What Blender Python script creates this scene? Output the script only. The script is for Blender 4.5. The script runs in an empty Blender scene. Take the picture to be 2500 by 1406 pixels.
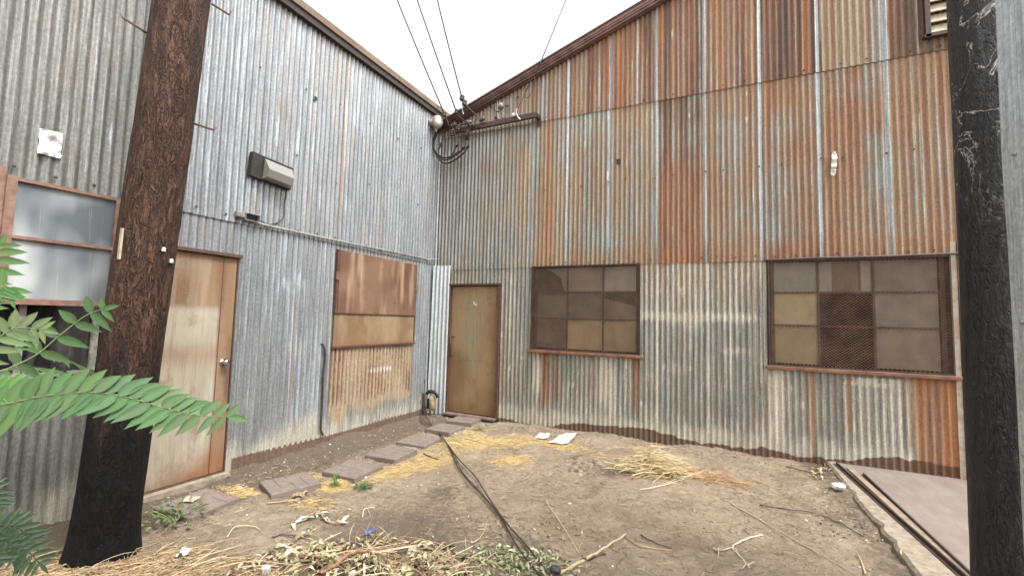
import bpy, math, random
import numpy as np
from mathutils import Vector, Matrix
random.seed(7); rng = np.random.default_rng(7)
PI = math.pi
scene = bpy.context.scene
COL = scene.collection

# ------------------------------------------------------------------ camera, sky, sun, exposure
F, YAW, PITCH, ROLL = 1087.84, math.radians(25.4515), math.radians(4.12266), math.radians(1.49209)
CAM = np.array([4.39820, -6.20039, 1.56])
fw = np.array([-math.sin(YAW)*math.cos(PITCH), math.cos(YAW)*math.cos(PITCH), math.sin(PITCH)])
rt = np.array([math.cos(YAW), math.sin(YAW), 0.0]); up = np.cross(rt, fw)
rt2 = rt*math.cos(ROLL)+up*math.sin(ROLL); up2 = -rt*math.sin(ROLL)+up*math.cos(ROLL)
cd = bpy.data.cameras.new('camera'); co = bpy.data.objects.new('camera', cd); COL.objects.link(co)
cd.sensor_fit = 'HORIZONTAL'; cd.sensor_width = 36; cd.lens = 36*F/2500; cd.clip_start = 0.05; cd.clip_end = 600
co.matrix_world = Matrix(((rt2[0], up2[0], -fw[0], CAM[0]), (rt2[1], up2[1], -fw[1], CAM[1]), (rt2[2], up2[2], -fw[2], CAM[2]), (0, 0, 0, 1)))
scene.camera = co

SUN_EL, SUN_AZ = math.radians(58), math.radians(100)      # azimuth from +Y towards +X
w = bpy.data.worlds.new('World'); scene.world = w; w.use_nodes = True
nt = w.node_tree; nt.nodes.clear()
sky = nt.nodes.new('ShaderNodeTexSky'); sky.sky_type = 'NISHITA'; sky.sun_disc = False
sky.sun_elevation = SUN_EL; sky.sun_rotation = SUN_AZ; sky.dust_density = 4.0; sky.air_density = 1.5
hs = nt.nodes.new('ShaderNodeHueSaturation'); hs.inputs['Saturation'].default_value = 0.03
bg = nt.nodes.new('ShaderNodeBackground'); bg.inputs['Strength'].default_value = 0.15
wo = nt.nodes.new('ShaderNodeOutputWorld')
nt.links.new(sky.outputs[0], hs.inputs['Color']); nt.links.new(hs.outputs[0], bg.inputs[0]); nt.links.new(bg.outputs[0], wo.inputs[0])
sd = bpy.data.lights.new('sun', 'SUN'); sd.energy = 1.15; sd.angle = math.radians(14); sd.color = (1, .96, .9)
so = bpy.data.objects.new('sun', sd); COL.objects.link(so)
sdir = Vector((math.sin(SUN_AZ)*math.cos(SUN_EL), math.cos(SUN_AZ)*math.cos(SUN_EL), math.sin(SUN_EL)))
so.rotation_euler = sdir.to_track_quat('Z', 'Y').to_euler(); so.location = (4, -6, 12)
scene.view_settings.view_transform = 'Standard'; scene.view_settings.look = 'None'
scene.view_settings.exposure = 1.6; scene.view_settings.gamma = 1

# ------------------------------------------------------------------ survey helpers: a sight line met with a real plane
def sight(x, y):
    return fw*F + rt2*(x-1250) - up2*(y-703)
def onX(x, y, X=0.0):                       # point on the plane x = X
    d = sight(x, y); t = (X-CAM[0])/d[0]; return CAM+t*d
def onY(x, y, Y=0.0):
    d = sight(x, y); t = (Y-CAM[1])/d[1]; return CAM+t*d
def onZ(x, y, Z=0.0):
    d = sight(x, y); t = (Z-CAM[2])/d[2]; return CAM+t*d
def atD(x, y, D):
    d = sight(x, y); d = d/np.linalg.norm(d); return CAM+D*d

# ------------------------------------------------------------------ noise in numpy
def _h(ix, iy, seed):
    n = (ix.astype(np.int64)*374761393 + iy.astype(np.int64)*668265263 + seed*1442695041) & 0xffffffff
    n = ((n ^ (n >> 13))*1274126177) & 0xffffffff
    return ((n ^ (n >> 16)) & 0xffff)/65535.0
def noise(x, y, seed=0):
    x = np.asarray(x, float); y = np.asarray(y, float)
    x, y = np.broadcast_arrays(x, y)
    ix = np.floor(x); iy = np.floor(y); fx = x-ix; fy = y-iy
    fx = fx*fx*(3-2*fx); fy = fy*fy*(3-2*fy)
    a = _h(ix, iy, seed); b = _h(ix+1, iy, seed); c = _h(ix, iy+1, seed); d = _h(ix+1, iy+1, seed)
    return (a*(1-fx)+b*fx)*(1-fy)+(c*(1-fx)+d*fx)*fy
def fbm(x, y, seed=0, o=4):
    s = 0; a = .5; t = 0
    for i in range(o):
        s = s+a*noise(np.asarray(x)*2**i, np.asarray(y)*2**i, seed+i*17); t += a; a *= .5
    return s/t
def ss(a, b, x):
    t = np.clip((x-a)/(b-a), 0, 1); return t*t*(3-2*t)

# ------------------------------------------------------------------ object helpers
def tag(o, label=None, cat=None, group=None, kind=None):
    if label: o['label'] = label
    if cat: o['category'] = cat
    if group: o['group'] = group
    if kind: o['kind'] = kind
    return o
def thing(name, label, cat, loc=(0, 0, 0), group=None, rz=0):
    o = bpy.data.objects.new(name, None); COL.objects.link(o); o.location = [float(v) for v in loc]; o.rotation_euler = (0, 0, rz)
    o.empty_display_size = .1
    return tag(o, label, cat, group)
class MB:
    def __init__(s): s.v = []; s.f = []; s.c = []
    def add(s, vs, fs, col=None):
        b = len(s.v); s.v += [tuple(map(float, p)) for p in vs]; s.f += [tuple(b+i for i in f) for f in fs]
        if col is not None or s.c:
            while len(s.c) < b: s.c.append((1, 1, 1, 1))
            c = tuple(col) if col is not None else (1, 1, 1)
            s.c += [(c[0], c[1], c[2], c[3] if len(c) > 3 else 1)]*len(vs)
    def box(s, c, size, rot=None, col=None, bev=0.0):
        x, y, z = [k/2 for k in size]; P = []
        if bev <= 0:
            P = [(-x, -y, -z), (x, -y, -z), (x, y, -z), (-x, y, -z), (-x, -y, z), (x, -y, z), (x, y, z), (-x, y, z)]
            Fs = [(0, 3, 2, 1), (4, 5, 6, 7), (0, 1, 5, 4), (1, 2, 6, 5), (2, 3, 7, 6), (3, 0, 4, 7)]
        else:                                   # chamfered along the vertical edges and the top
            b = bev; ring = lambda ex, ey, zz: [(-ex+b, -ey, zz), (ex-b, -ey, zz), (ex, -ey+b, zz), (ex, ey-b, zz), (ex-b, ey, zz), (-ex+b, ey, zz), (-ex, ey-b, zz), (-ex, -ey+b, zz)]
            P = ring(x-b, y-b, -z)+ring(x, y, -z+b)+ring(x, y, z-b)+ring(x-b, y-b, z)
            Fs = [tuple(range(7, -1, -1)), tuple(range(24, 32))]
            for k in range(3):
                for i in range(8): Fs.append((k*8+i, k*8+(i+1) % 8, k*8+8+(i+1) % 8, k*8+8+i))
        M = rot if rot is not None else Matrix.Identity(3)
        P = [(M @ Vector(p))+Vector([float(k) for k in c]) for p in P]
        s.add(P, Fs, col)
    def tube(s, pts, r, n=8, col=None, caps=True, flat=1.0):
        pts = [Vector([float(k) for k in p]) for p in pts]
        rs = r if hasattr(r, '__len__') else [r]*len(pts)
        V = []; prev = None
        for i, p in enumerate(pts):
            t = (pts[min(i+1, len(pts)-1)]-pts[max(i-1, 0)])
            if t.length < 1e-9: t = Vector((0, 0, 1))
            t.normalize()
            if prev is None:
                a = Vector((0, 0, 1)) if abs(t.z) < .9 else Vector((1, 0, 0))
                u = t.cross(a).normalized()
            else:
                u = (prev-t*prev.dot(t)).normalized()
            prev = u; v = t.cross(u)
            for k in range(n):
                an = 2*PI*k/n; V.append(p+u*math.cos(an)*rs[i]+v*math.sin(an)*rs[i]*flat)
        Fs = []
        for i in range(len(pts)-1):
            for k in range(n):
                Fs.append((i*n+k, i*n+(k+1) % n, (i+1)*n+(k+1) % n, (i+1)*n+k))
        if caps and n > 2:
            Fs.append(tuple(range(n-1, -1, -1))); Fs.append(tuple((len(pts)-1)*n+k for k in range(n)))
        s.add(V, Fs, col)
    def lathe(s, base, axis, prof, n=14, col=None):    # prof: (distance along axis, radius)
        ax = Vector(axis).normalized(); a = Vector((0, 0, 1)) if abs(ax.z) < .9 else Vector((1, 0, 0))
        u = ax.cross(a).normalized(); v = ax.cross(u); b = Vector([float(k) for k in base]); V = []; Fs = []
        for (d, r) in prof:
            for k in range(n): V.append(b+ax*d+(u*math.cos(2*PI*k/n)+v*math.sin(2*PI*k/n))*r)
        for i in range(len(prof)-1):
            for k in range(n): Fs.append((i*n+k, i*n+(k+1) % n, (i+1)*n+(k+1) % n, (i+1)*n+k))
        Fs.append(tuple(range(n-1, -1, -1))); Fs.append(tuple((len(prof)-1)*n+k for k in range(n)))
        s.add(V, Fs, col)
    def slab(s, poly, off, col=None):          # polygon (list of 3D points) thickened by vector off
        n = len(poly); P = [Vector([float(k) for k in p]) for p in poly]; o = Vector(off)
        s.add(P+[p+o for p in P], [tuple(range(n)), tuple(range(2*n-1, n-1, -1))]+[(i, n+i, n+(i+1) % n, (i+1) % n) for i in range(n)], col)
    def build(s, name, mat, parent=None, smooth=False, local=False):
        me = bpy.data.meshes.new(name); me.from_pydata(s.v, [], s.f); me.update()
        if s.c:
            while len(s.c) < len(s.v): s.c.append((1, 1, 1, 1))
            at = me.attributes.new('paint', 'FLOAT_COLOR', 'POINT'); at.data.foreach_set('color', np.array(s.c, float).ravel())
        if smooth: me.polygons.foreach_set('use_smooth', [True]*len(me.polygons))
        import bmesh
        bm = bmesh.new(); bm.from_mesh(me); bmesh.ops.recalc_face_normals(bm, faces=bm.faces); bm.to_mesh(me); bm.free()
        me.materials.append(mat); return link(name, me, parent, local)
def link(name, me, parent=None, local=False):
    o = bpy.data.objects.new(name, me); COL.objects.link(o)
    if parent is not None:
        o.parent = parent
        if not local:
            L = Vector((0, 0, 0)); p = parent
            while p is not None:
                if p.type == 'EMPTY': L = L+p.location
                p = p.parent
            o.location = -L
            if parent.type != 'EMPTY': o.location = (0, 0, 0)
    return o
def grid_mesh(name, X, Y, Z, mat, attr=None, smooth=True, flip=False, parent=None, keep=None):
    h, wd = X.shape; me = bpy.data.meshes.new(name)
    V = np.stack([X, Y, Z], -1).reshape(-1, 3)
    i, j = np.meshgrid(np.arange(h-1), np.arange(wd-1), indexing='ij'); a = (i*wd+j)
    q = np.stack([a, a+1, a+wd+1, a+wd], -1).reshape(-1, 4)
    if flip: q = q[:, ::-1]
    if keep is not None: q = q[keep.reshape(-1)]
    me.vertices.add(len(V)); me.vertices.foreach_set('co', V.ravel())
    me.loops.add(q.size); me.loops.foreach_set('vertex_index', q.ravel())
    me.polygons.add(len(q)); me.polygons.foreach_set('loop_start', np.arange(len(q))*4); me.polygons.foreach_set('loop_total', np.full(len(q), 4))
    me.polygons.foreach_set('use_smooth', np.full(len(q), smooth))
    if attr is not None:
        for k, A in attr.items():
            at = me.attributes.new(k, 'FLOAT_COLOR', 'POINT'); at.data.foreach_set('color', A.reshape(-1, 4).ravel())
    me.update(); me.validate(); me.materials.append(mat)
    return link(name, me, parent)

# ------------------------------------------------------------------ materials
class NB:
    def __init__(s, name):
        s.m = bpy.data.materials.new(name); s.m.use_nodes = True; s.t = s.m.node_tree; s.t.nodes.clear()
        s.o = s.n('ShaderNodeOutputMaterial'); s.b = s.n('ShaderNodeBsdfPrincipled'); s.l(s.b.outputs[0], s.o.inputs[0])
        s.pos = s.n('ShaderNodeNewGeometry').outputs['Position']
    def n(s, t): return s.t.nodes.new(t)
    def l(s, a, b): s.t.links.new(a, b)
    def put(s, i, v):
        if isinstance(v, bpy.types.NodeSocket): s.l(v, i)
        elif hasattr(v, '__len__') and len(v) == 3 and i.type == 'RGBA': i.default_value = (*v, 1)
        else: i.default_value = v
    def coord(s, sc, obj=False):
        mp = s.n('ShaderNodeMapping'); mp.inputs['Scale'].default_value = sc
        if obj: s.l(s.n('ShaderNodeTexCoord').outputs['Object'], mp.inputs[0])
        else: s.l(s.pos, mp.inputs[0])
        return mp.outputs[0]
    def noise(s, sc, scale=1, detail=4, rough=.6, dist=0, obj=False):
        x = s.n('ShaderNodeTexNoise'); x.inputs['Scale'].default_value = scale; x.inputs['Detail'].default_value = detail
        x.inputs['Roughness'].default_value = rough; x.inputs['Distortion'].default_value = dist
        s.l(s.coord(sc, obj), x.inputs['Vector']); return x.outputs['Fac']
    def voro(s, sc, scale=1, feat='F1', out='Distance', obj=False):
        x = s.n('ShaderNodeTexVoronoi'); x.feature = feat; x.inputs['Scale'].default_value = scale; s.l(s.coord(sc, obj), x.inputs['Vector']); return x.outputs[out]
    def mix(s, f, a, b, mode='MIX'):
        x = s.n('ShaderNodeMix'); x.data_type = 'RGBA'; x.blend_type = mode; x.clamp_factor = True
        s.put(x.inputs[0], f); s.put(x.inputs[6], a); s.put(x.inputs[7], b); return x.outputs[2]
    def math(s, op, a, b=0.0, c=0.0):
        x = s.n('ShaderNodeMath'); x.operation = op; s.put(x.inputs[0], a); s.put(x.inputs[1], b); s.put(x.inputs[2], c); return x.outputs[0]
    def step(s, v, lo, hi, a=0.0, b=1.0):
        x = s.n('ShaderNodeMapRange'); x.interpolation_type = 'SMOOTHSTEP'
        s.put(x.inputs[0], v); x.inputs[1].default_value = lo; x.inputs[2].default_value = hi; x.inputs[3].default_value = a; x.inputs[4].default_value = b
        return x.outputs[0]
    def ramp(s, v, stops):
        x = s.n('ShaderNodeValToRGB'); s.put(x.inputs[0], v); e = x.color_ramp.elements
        e[0].position = stops[0][0]; e[0].color = (*stops[0][1], 1); e[1].position = stops[-1][0]; e[1].color = (*stops[-1][1], 1)
        for p, c in stops[1:-1]:
            k = e.new(p); k.color = (*c, 1)
        return x.outputs[0]
    def attr(s, name):
        x = s.n('ShaderNodeAttribute'); x.attribute_name = name; return x
    def sep(s, c):
        x = s.n('ShaderNodeSeparateColor'); s.l(c, x.inputs[0]); return x.outputs
    def bump(s, h, st=.3, dist=.01):
        x = s.n('ShaderNodeBump'); x.inputs['Strength'].default_value = st; x.inputs['Distance'].default_value = dist
        s.l(h, x.inputs['Height']); s.l(x.outputs[0], s.b.inputs['Normal'])
    def set(s, col=None, rough=None, metal=None, spec=None):
        if col is not None: s.put(s.b.inputs['Base Color'], col)
        if rough is not None: s.put(s.b.inputs['Roughness'], rough)
        if metal is not None: s.put(s.b.inputs['Metallic'], metal)
        if spec is not None: s.b.inputs['Specular IOR Level'].default_value = spec
        return s.m
M = {}
def mk_sheet(name, galv_a, galv_b):
    b = NB(name); at = b.attr('paint'); R, G, B = b.sep(at.outputs['Color'])[:3]; Hh = at.outputs['Alpha']
    fine = b.noise((170, 170, 7), detail=5, rough=.65)
    mid = b.noise((26, 26, 1.3), detail=4, rough=.6)
    blot = b.noise((5, 5, 5), detail=5, rough=.65)
    sp = b.sep(b.voro((70, 70, 55), out='Color'))[0]
    gal = b.mix(b.step(mid, .3, .7), galv_a, galv_b)
    gal = b.mix(b.math('MULTIPLY', b.math('SUBTRACT', sp, .5), .5), gal, b.mix(.4, galv_b, (.45, .46, .47)))
    gal = b.mix(b.step(b.noise((60, 60, 2.2), detail=5), .52, .75, 0, .55), gal, b.mix(.5, galv_a, (.02, .02, .018)))
    gal = b.mix(b.step(fine, .55, .8, 0, .5), gal, b.mix(.45, galv_b, (.5, .5, .49)))
    hue = b.math('ADD', Hh, b.math('MULTIPLY', b.math('SUBTRACT', b.noise((60, 60, 1.2), detail=6, rough=.75), .5), 1.25))
    rust = b.ramp(hue, [(0, (.038, .016, .012)), (.25, (.11, .040, .024)), (.45, (.27, .10, .048)), (.66, (.31, .175, .10)), (.85, (.34, .25, .16)), (1, (.40, .31, .20))])
    rf = b.math('ADD', R, b.math('ADD', b.math('MULTIPLY', b.math('SUBTRACT', fine, .5), .75), b.math('MULTIPLY', b.math('SUBTRACT', mid, .5), .35)))
    rf = b.math('ADD', rf, b.math('MULTIPLY', b.math('SUBTRACT', blot, .5), .22))
    rf = b.math('ADD', rf, b.math('MULTIPLY', b.math('SUBTRACT', b.noise((120, 120, 2.5), detail=5, rough=.75), .5), .9))
    rfs = b.step(rf, .18, .72, 0, .94)
    c = b.mix(rfs, gal, rust)
    orange = b.step(b.math('ADD', R, b.math('MULTIPLY', b.math('SUBTRACT', mid, .5), .6)), 1.15, 1.7)
    c = b.mix(b.math('MULTIPLY', orange, .85), c, (.42, .155, .045))
    # thin film of rust wash over grey where rust is near
    c = b.mix(b.step(rf, .05, .4, 0, .35), c, (.20, .15, .105))
    gf = b.math('ADD', G, b.math('MULTIPLY', b.math('SUBTRACT', b.noise((90, 90, 6), detail=5, rough=.7), .5), .9))
    gf = b.step(gf, .32, .75, 0, .9)
    c = b.mix(gf, c, b.mix(b.step(B, .0, .001), (.38, .41, .44), (.50, .47, .39)))
    df = b.step(b.math('ADD', B, b.math('MULTIPLY', b.math('SUBTRACT', b.noise((50, 50, 14), detail=4), .5), .5)), .35, .62, 0, .92)
    c = b.mix(df, c, b.mix(b.noise((30, 30, 12)), (.045, .026, .018), (.16, .075, .042)))
    vv = b.math('ADD', b.math('MULTIPLY', b.noise((230, 230, 3.5), detail=6, rough=.8), 1.3), b.math('MULTIPLY', b.noise((60, 60, 40), detail=6, rough=.75), .9))
    vv = b.step(vv, .72, 1.48, .48, 1.52)
    vx = b.n('ShaderNodeVectorMath'); vx.operation = 'SCALE'; b.l(c, vx.inputs[0]); b.l(vv, vx.inputs['Scale']); c = vx.outputs[0]
    rr = b.mix(rfs, (.42, .42, .42), (.85, .85, .85)); rr = b.mix(df, rr, (.95, .95, .95))
    b.l(rr, b.b.inputs['Roughness'])
    mt = b.math('MULTIPLY', b.math('SUBTRACT', 1.0, rfs), b.math('MULTIPLY', b.math('SUBTRACT', 1.0, df), .35)); b.l(mt, b.b.inputs['Metallic'])
    b.bump(b.math('ADD', fine, b.math('MULTIPLY', blot, 3)), .35, .003)
    return b.set(c)
M['sheet'] = mk_sheet('weathered_corrugated_iron', (.175, .178, .160), (.31, .31, .283))
M['sheet_blue'] = mk_sheet('blue_grey_galvanised_iron', (.160, .172, .182), (.255, .267, .277))
M['sheet_grey'] = mk_sheet('dull_grey_galvanised_iron', (.135, .138, .128), (.215, .218, .20))
M['sheet_new'] = mk_sheet('bright_galvanised_iron', (.42, .455, .47), (.54, .57, .58))

def simple(name, col, rough=.7, metal=0, var=.35, sc=12, bump=.2, stretch=(1, 1, 1), col2=None):
    b = NB(name); n = b.noise(tuple(sc*k for k in stretch), detail=6, rough=.65)
    c2 = col2 if col2 else tuple(k*(1-var) for k in col)
    c = b.mix(b.step(n, .35, .68), col, c2); b.bump(n, bump, .004)
    return b.set(c, rough, metal)
M['dark_steel'] = simple('dark_painted_steel', (.045, .035, .035), .55, .3, col2=(.09, .055, .04))
M['rusty_steel'] = simple('rusted_steel', (.115, .060, .042), .85, .1, col2=(.06, .033, .025), sc=25)
M['rusty_trim'] = simple('pale_rusted_steel_trim', (.22, .125, .095), .75, .1, col2=(.11, .055, .04), sc=9)
M['sill'] = simple('orange_brown_rusted_sill', (.25, .12, .065), .8, .1, col2=(.12, .06, .045), sc=7)
M['fascia_tan'] = simple('tan_weathered_fascia', (.19, .125, .088), .7, .05, col2=(.25, .195, .145), sc=3, stretch=(1, 1, 1))
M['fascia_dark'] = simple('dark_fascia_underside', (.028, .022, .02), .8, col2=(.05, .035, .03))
M['black'] = simple('black_rubber_and_dark_hollows', (.012, .012, .013), .6, col2=(.03, .03, .03), sc=60)
M['void'] = simple('unlit_interior_black', (.004, .004, .004), .9, col2=(.006, .005, .005))
M['cable'] = simple('weathered_black_cable', (.02, .017, .015), .7, col2=(.06, .045, .035), sc=40)
M['wire'] = simple('overhead_wire_jacket', (.035, .035, .037), .8, col2=(.02, .02, .02))
M['conduit'] = simple('galvanised_conduit', (.45, .46, .47), .4, .5, col2=(.33, .33, .33))
M['bronze'] = simple('dark_bronze_paint', (.028, .028, .022), .5, .2, col2=(.016, .016, .013), sc=20)
M['chrome'] = simple('brushed_chrome', (.55, .55, .56), .22, 1.0, col2=(.42, .42, .43))
M['white'] = simple('dirty_white_paint', (.72, .70, .65), .7, col2=(.42, .38, .32), sc=40)
M['white_paper'] = simple('white_crumpled_paper', (.75, .74, .72), .8, col2=(.5, .48, .45), sc=30)
M['blue'] = simple('blue_plastic_scrap', (.09, .15, .34), .5, col2=(.06, .10, .22), sc=30)
M['concrete'] = simple('weathered_concrete', (.28, .235, .18), .92, col2=(.17, .135, .10), sc=16, bump=.6)
M['foil'] = simple('crumpled_metal_foil', (.82, .82, .83), .38, .45, col2=(.62, .63, .65), sc=14, bump=.5)
M['insul'] = simple('grey_porcelain_insulator', (.10, .09, .085), .35, col2=(.05, .045, .04), sc=40)
M['grey_head'] = simple('aged_aluminium_weatherhead', (.42, .39, .36), .55, .3, col2=(.30, .22, .19), sc=14)
M['louver'] = simple('cream_louvre_paint', (.46, .40, .29), .6, col2=(.33, .27, .19), sc=25)
M['beige'] = simple('beige_enamel', (.50, .40, .28), .5, col2=(.33, .25, .17), sc=14)
b = NB('lamp_prismatic_glass'); n = b.noise((160, 160, 30)); b.bump(n, .3, .003); b.set(b.mix(n, (.24, .24, .21), (.18, .18, .16)), .18); b.b.inputs['Transmission Weight'].default_value = .15; b.b.inputs['Coat Weight'].default_value = .6; M['lens'] = b.m

# tarred poles
def pole_mat(name, brown):
    b = NB(name)
    grain = b.noise((34, 34, 5), detail=6, rough=.7, dist=.6); big = b.noise((6, 6, 1.2), detail=4)
    f1 = b.noise((22, 22, 5), detail=3, rough=.6, dist=.9); f2 = b.noise((50, 50, 18), detail=5, rough=.7, dist=1.2)
    ln1 = b.step(b.math('ABSOLUTE', b.math('SUBTRACT', f1, .5)), .0, .035)      # 0 on the flake outlines
    ln2 = b.step(b.math('ABSOLUTE', b.math('SUBTRACT', f2, .47)), .0, .05)
    z = b.n('ShaderNodeSeparateXYZ'); b.l(b.pos, z.inputs[0])
    if brown:
        wood = b.ramp(b.math('ADD', b.math('MULTIPLY', f1, .55), b.math('MULTIPLY', grain, .45)), [(.32, (.014, .008, .006)), (.44, (.066, .033, .021)), (.56, (.125, .066, .042)), (.74, (.18, .105, .070))])
        wood = b.mix(b.math('ADD', b.math('MULTIPLY', ln1, .7), .3), (.012, .006, .005), wood); wood = b.mix(ln2, (.018, .009, .007), wood)
        wood = b.mix(b.step(big, .56, .70, 0, .65), wood, (.022, .015, .018))
        tar = b.mix(b.step(f2, .58, .8), (.0022, .0022, .0028), (.010, .010, .011))
        zz = b.math('ADD', z.outputs[2], b.math('MULTIPLY', b.math('SUBTRACT', b.noise((7, 7, .8), detail=4), .5), 1.6))
        c = b.mix(b.step(zz, .65, 1.6), tar, wood)
    else:
        c = b.ramp(f2, [(.3, (.002, .002, .0025)), (.5, (.008, .008, .009)), (.66, (.022, .021, .022)), (.85, (.055, .052, .052))])
        c = b.mix(b.step(ln1, .0, .6, 0, .0), c, c)
        cr = b.noise((4.5, 4.5, 3.2), detail=4, rough=.6, dist=1.6)
        line_ = b.step(b.math('ABSOLUTE', b.math('SUBTRACT', cr, .5)), .0, .020, 1, 0)
        hi = b.step(b.math('ADD', z.outputs[2], b.math('MULTIPLY', b.noise((9, 9, 3)), 1.2)), 2.7, 3.3)
        m = b.math('MULTIPLY', line_, b.math('MULTIPLY', hi, b.step(b.noise((5, 5, 3)), .44, .56)))
        c = b.mix(m, c, (.55, .55, .55))
    b.bump(b.math('ADD', b.math('MULTIPLY', ln1, .5), b.math('ADD', b.math('MULTIPLY', f2, 1.2), b.math('MULTIPLY', f1, 1.5))), 1.0, .02)
    return b.set(c, .72 if brown else .45, 0, .25 if brown else .5)
M['pole_brown'] = pole_mat('creosoted_brown_timber', True)
M['pole_black'] = pole_mat('cracked_black_tar', False)

# weathered plywood / painted doors : paint attribute = base colour, noise on top
def painted(name, rough=.75, stretch=(30, 30, 1.5), streak=.5, blotch=.6, dark=(.14, .06, .03), metal=0):
    b = NB(name); c = b.attr('paint').outputs['Color']
    s1 = b.noise(stretch, detail=6, rough=.7); s2 = b.noise((4, 4, 3), detail=6, rough=.7); s3 = b.noise((90, 90, 60), detail=4, rough=.7)
    c = b.mix(b.step(s1, .45, .75, 0, streak), c, dark)
    c = b.mix(b.step(s2, .5, .72, 0, blotch), c, dark)
    c = b.mix(b.step(s3, .5, .8, 0, .35), c, b.mix(.5, c, (.7, .6, .4)))
    b.bump(b.math('ADD', s1, s3), .25, .003)
    return b.set(c, rough, metal)
M['panel'] = painted('weathered_painted_board')
M['pane'] = painted('dirty_window_panes', rough=.35, stretch=(14, 14, 3), streak=.2, blotch=.25, dark=(.06, .055, .045))
M['flat'] = painted('attribute_coloured', rough=.85, streak=.12, blotch=.12)
M['leafdry'] = painted('dry_leaf', rough=.75, stretch=(60, 60, 60), streak=.25, blotch=.15, dark=(.16, .12, .06))
M['straw'] = painted('dry_straw', rough=.7, stretch=(40, 40, 40), streak=.2, blotch=.1, dark=(.28, .17, .07))
M['twig'] = painted('twig_bark', rough=.85, stretch=(60, 60, 60), streak=.35, blotch=.15, dark=(.07, .045, .03))
b = NB('green_leaf'); c = b.attr('paint').outputs['Color']; n = b.noise((40, 40, 40), detail=3)
c = b.mix(b.math('MULTIPLY', n, .4), c, (.10, .17, .07)); b.set(c, .48); b.b.inputs['Subsurface Weight'].default_value = .0
tr = b.n('ShaderNodeBsdfTranslucent'); b.l(c, tr.inputs[0]); ms = b.n('ShaderNodeMixShader'); ms.inputs[0].default_value = .3
b.l(b.b.outputs[0], ms.inputs[1]); b.l(tr.outputs[0], ms.inputs[2]); b.l(ms.outputs[0], b.o.inputs[0]); M['leaf'] = b.m

b = NB('frosted_wired_glass'); n = b.noise((3.2, 3.2, 1.6), detail=2, rough=.4); n2 = b.noise((90, 90, 90), detail=3); dr = b.noise((55, 55, 2), detail=4)
c = b.ramp(n, [(.36, (.10, .115, .13)), (.5, (.28, .30, .305)), (.62, (.45, .465, .46))]); c = b.mix(b.step(dr, .6, .75, 0, .35), c, (.5, .5, .46))  # broad dark and light tones paint reflections into the pane colour
b.bump(n2, .5, .004); b.set(c, .5, 0, .5); M['frost'] = b.m
b = NB('dark_dirty_glass'); b.set(b.mix(b.step(b.noise((8, 8, 2), detail=4), .45, .75), (.012, .012, .014), (.09, .085, .07)), .15); M['darkglass'] = b.m

# ground
b = NB('trampled_dirt'); at = b.attr('paint'); R, G, B = b.sep(at.outputs['Color'])[:3]
n1 = b.noise((2.2, 2.2, 2.2), detail=8, rough=.68, dist=.6); n2 = b.noise((18, 18, 18), detail=7, rough=.72, dist=.4); n3 = b.noise((110, 110, 110), detail=4, rough=.75)
c = b.ramp(n1, [(.3, (.225, .172, .122)), (.5, (.335, .265, .19)), (.7, (.42, .34, .25))])
c = b.mix(b.step(n2, .42, .62, .0, .55), c, (.225, .175, .125)); c = b.mix(b.step(n2, .58, .78, 0, .6), c, (.50, .42, .315))
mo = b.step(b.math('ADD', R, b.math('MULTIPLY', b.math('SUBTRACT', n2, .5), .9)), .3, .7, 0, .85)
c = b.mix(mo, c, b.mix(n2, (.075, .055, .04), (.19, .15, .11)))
c = b.mix(b.step(b.math('ADD', G, b.math('MULTIPLY', b.math('SUBTRACT', n2, .5), .8)), .4, .7, 0, .6), c, (.46, .34, .15))
c = b.mix(b.step(n3, .60, .70, 0, .7), c, (.10, .07, .045)); c = b.mix(b.step(b.noise((60, 60, 60), detail=2), .68, .74, 0, .8), c, (.62, .56, .47))
b.bump(b.math('ADD', b.math('MULTIPLY', n2, 1.5), b.math('MULTIPLY', n3, .45)), 1.0, .034); M['dirt'] = b.set(c, .95, 0, .2)
# red slab
b = NB('faded_red_floor_paint'); n = b.noise((7, 2.5, 3), detail=7, rough=.7); n2 = b.noise((70, 70, 70), detail=4)
c = b.mix(b.step(n, .38, .7), (.165, .13, .108), (.215, .182, .157)); c = b.mix(b.step(n2, .55, .75, 0, .4), c, (.20, .12, .10)); b.bump(n2, .3, .003); M['slab'] = b.set(c, .85)
# paver
b = NB('brown_paver'); n = b.noise((22, 22, 22), detail=6, rough=.7, obj=True); n2 = b.noise((240, 240, 240), detail=2, obj=True)
c = b.mix(b.step(n, .35, .7), (.145, .112, .093), (.20, .163, .14)); c = b.mix(b.step(n2, .6, .75, 0, .5), c, (.34, .26, .21)); b.bump(b.math('ADD', n, n2), .4, .004); M['paver'] = b.set(c, .9)

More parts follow.
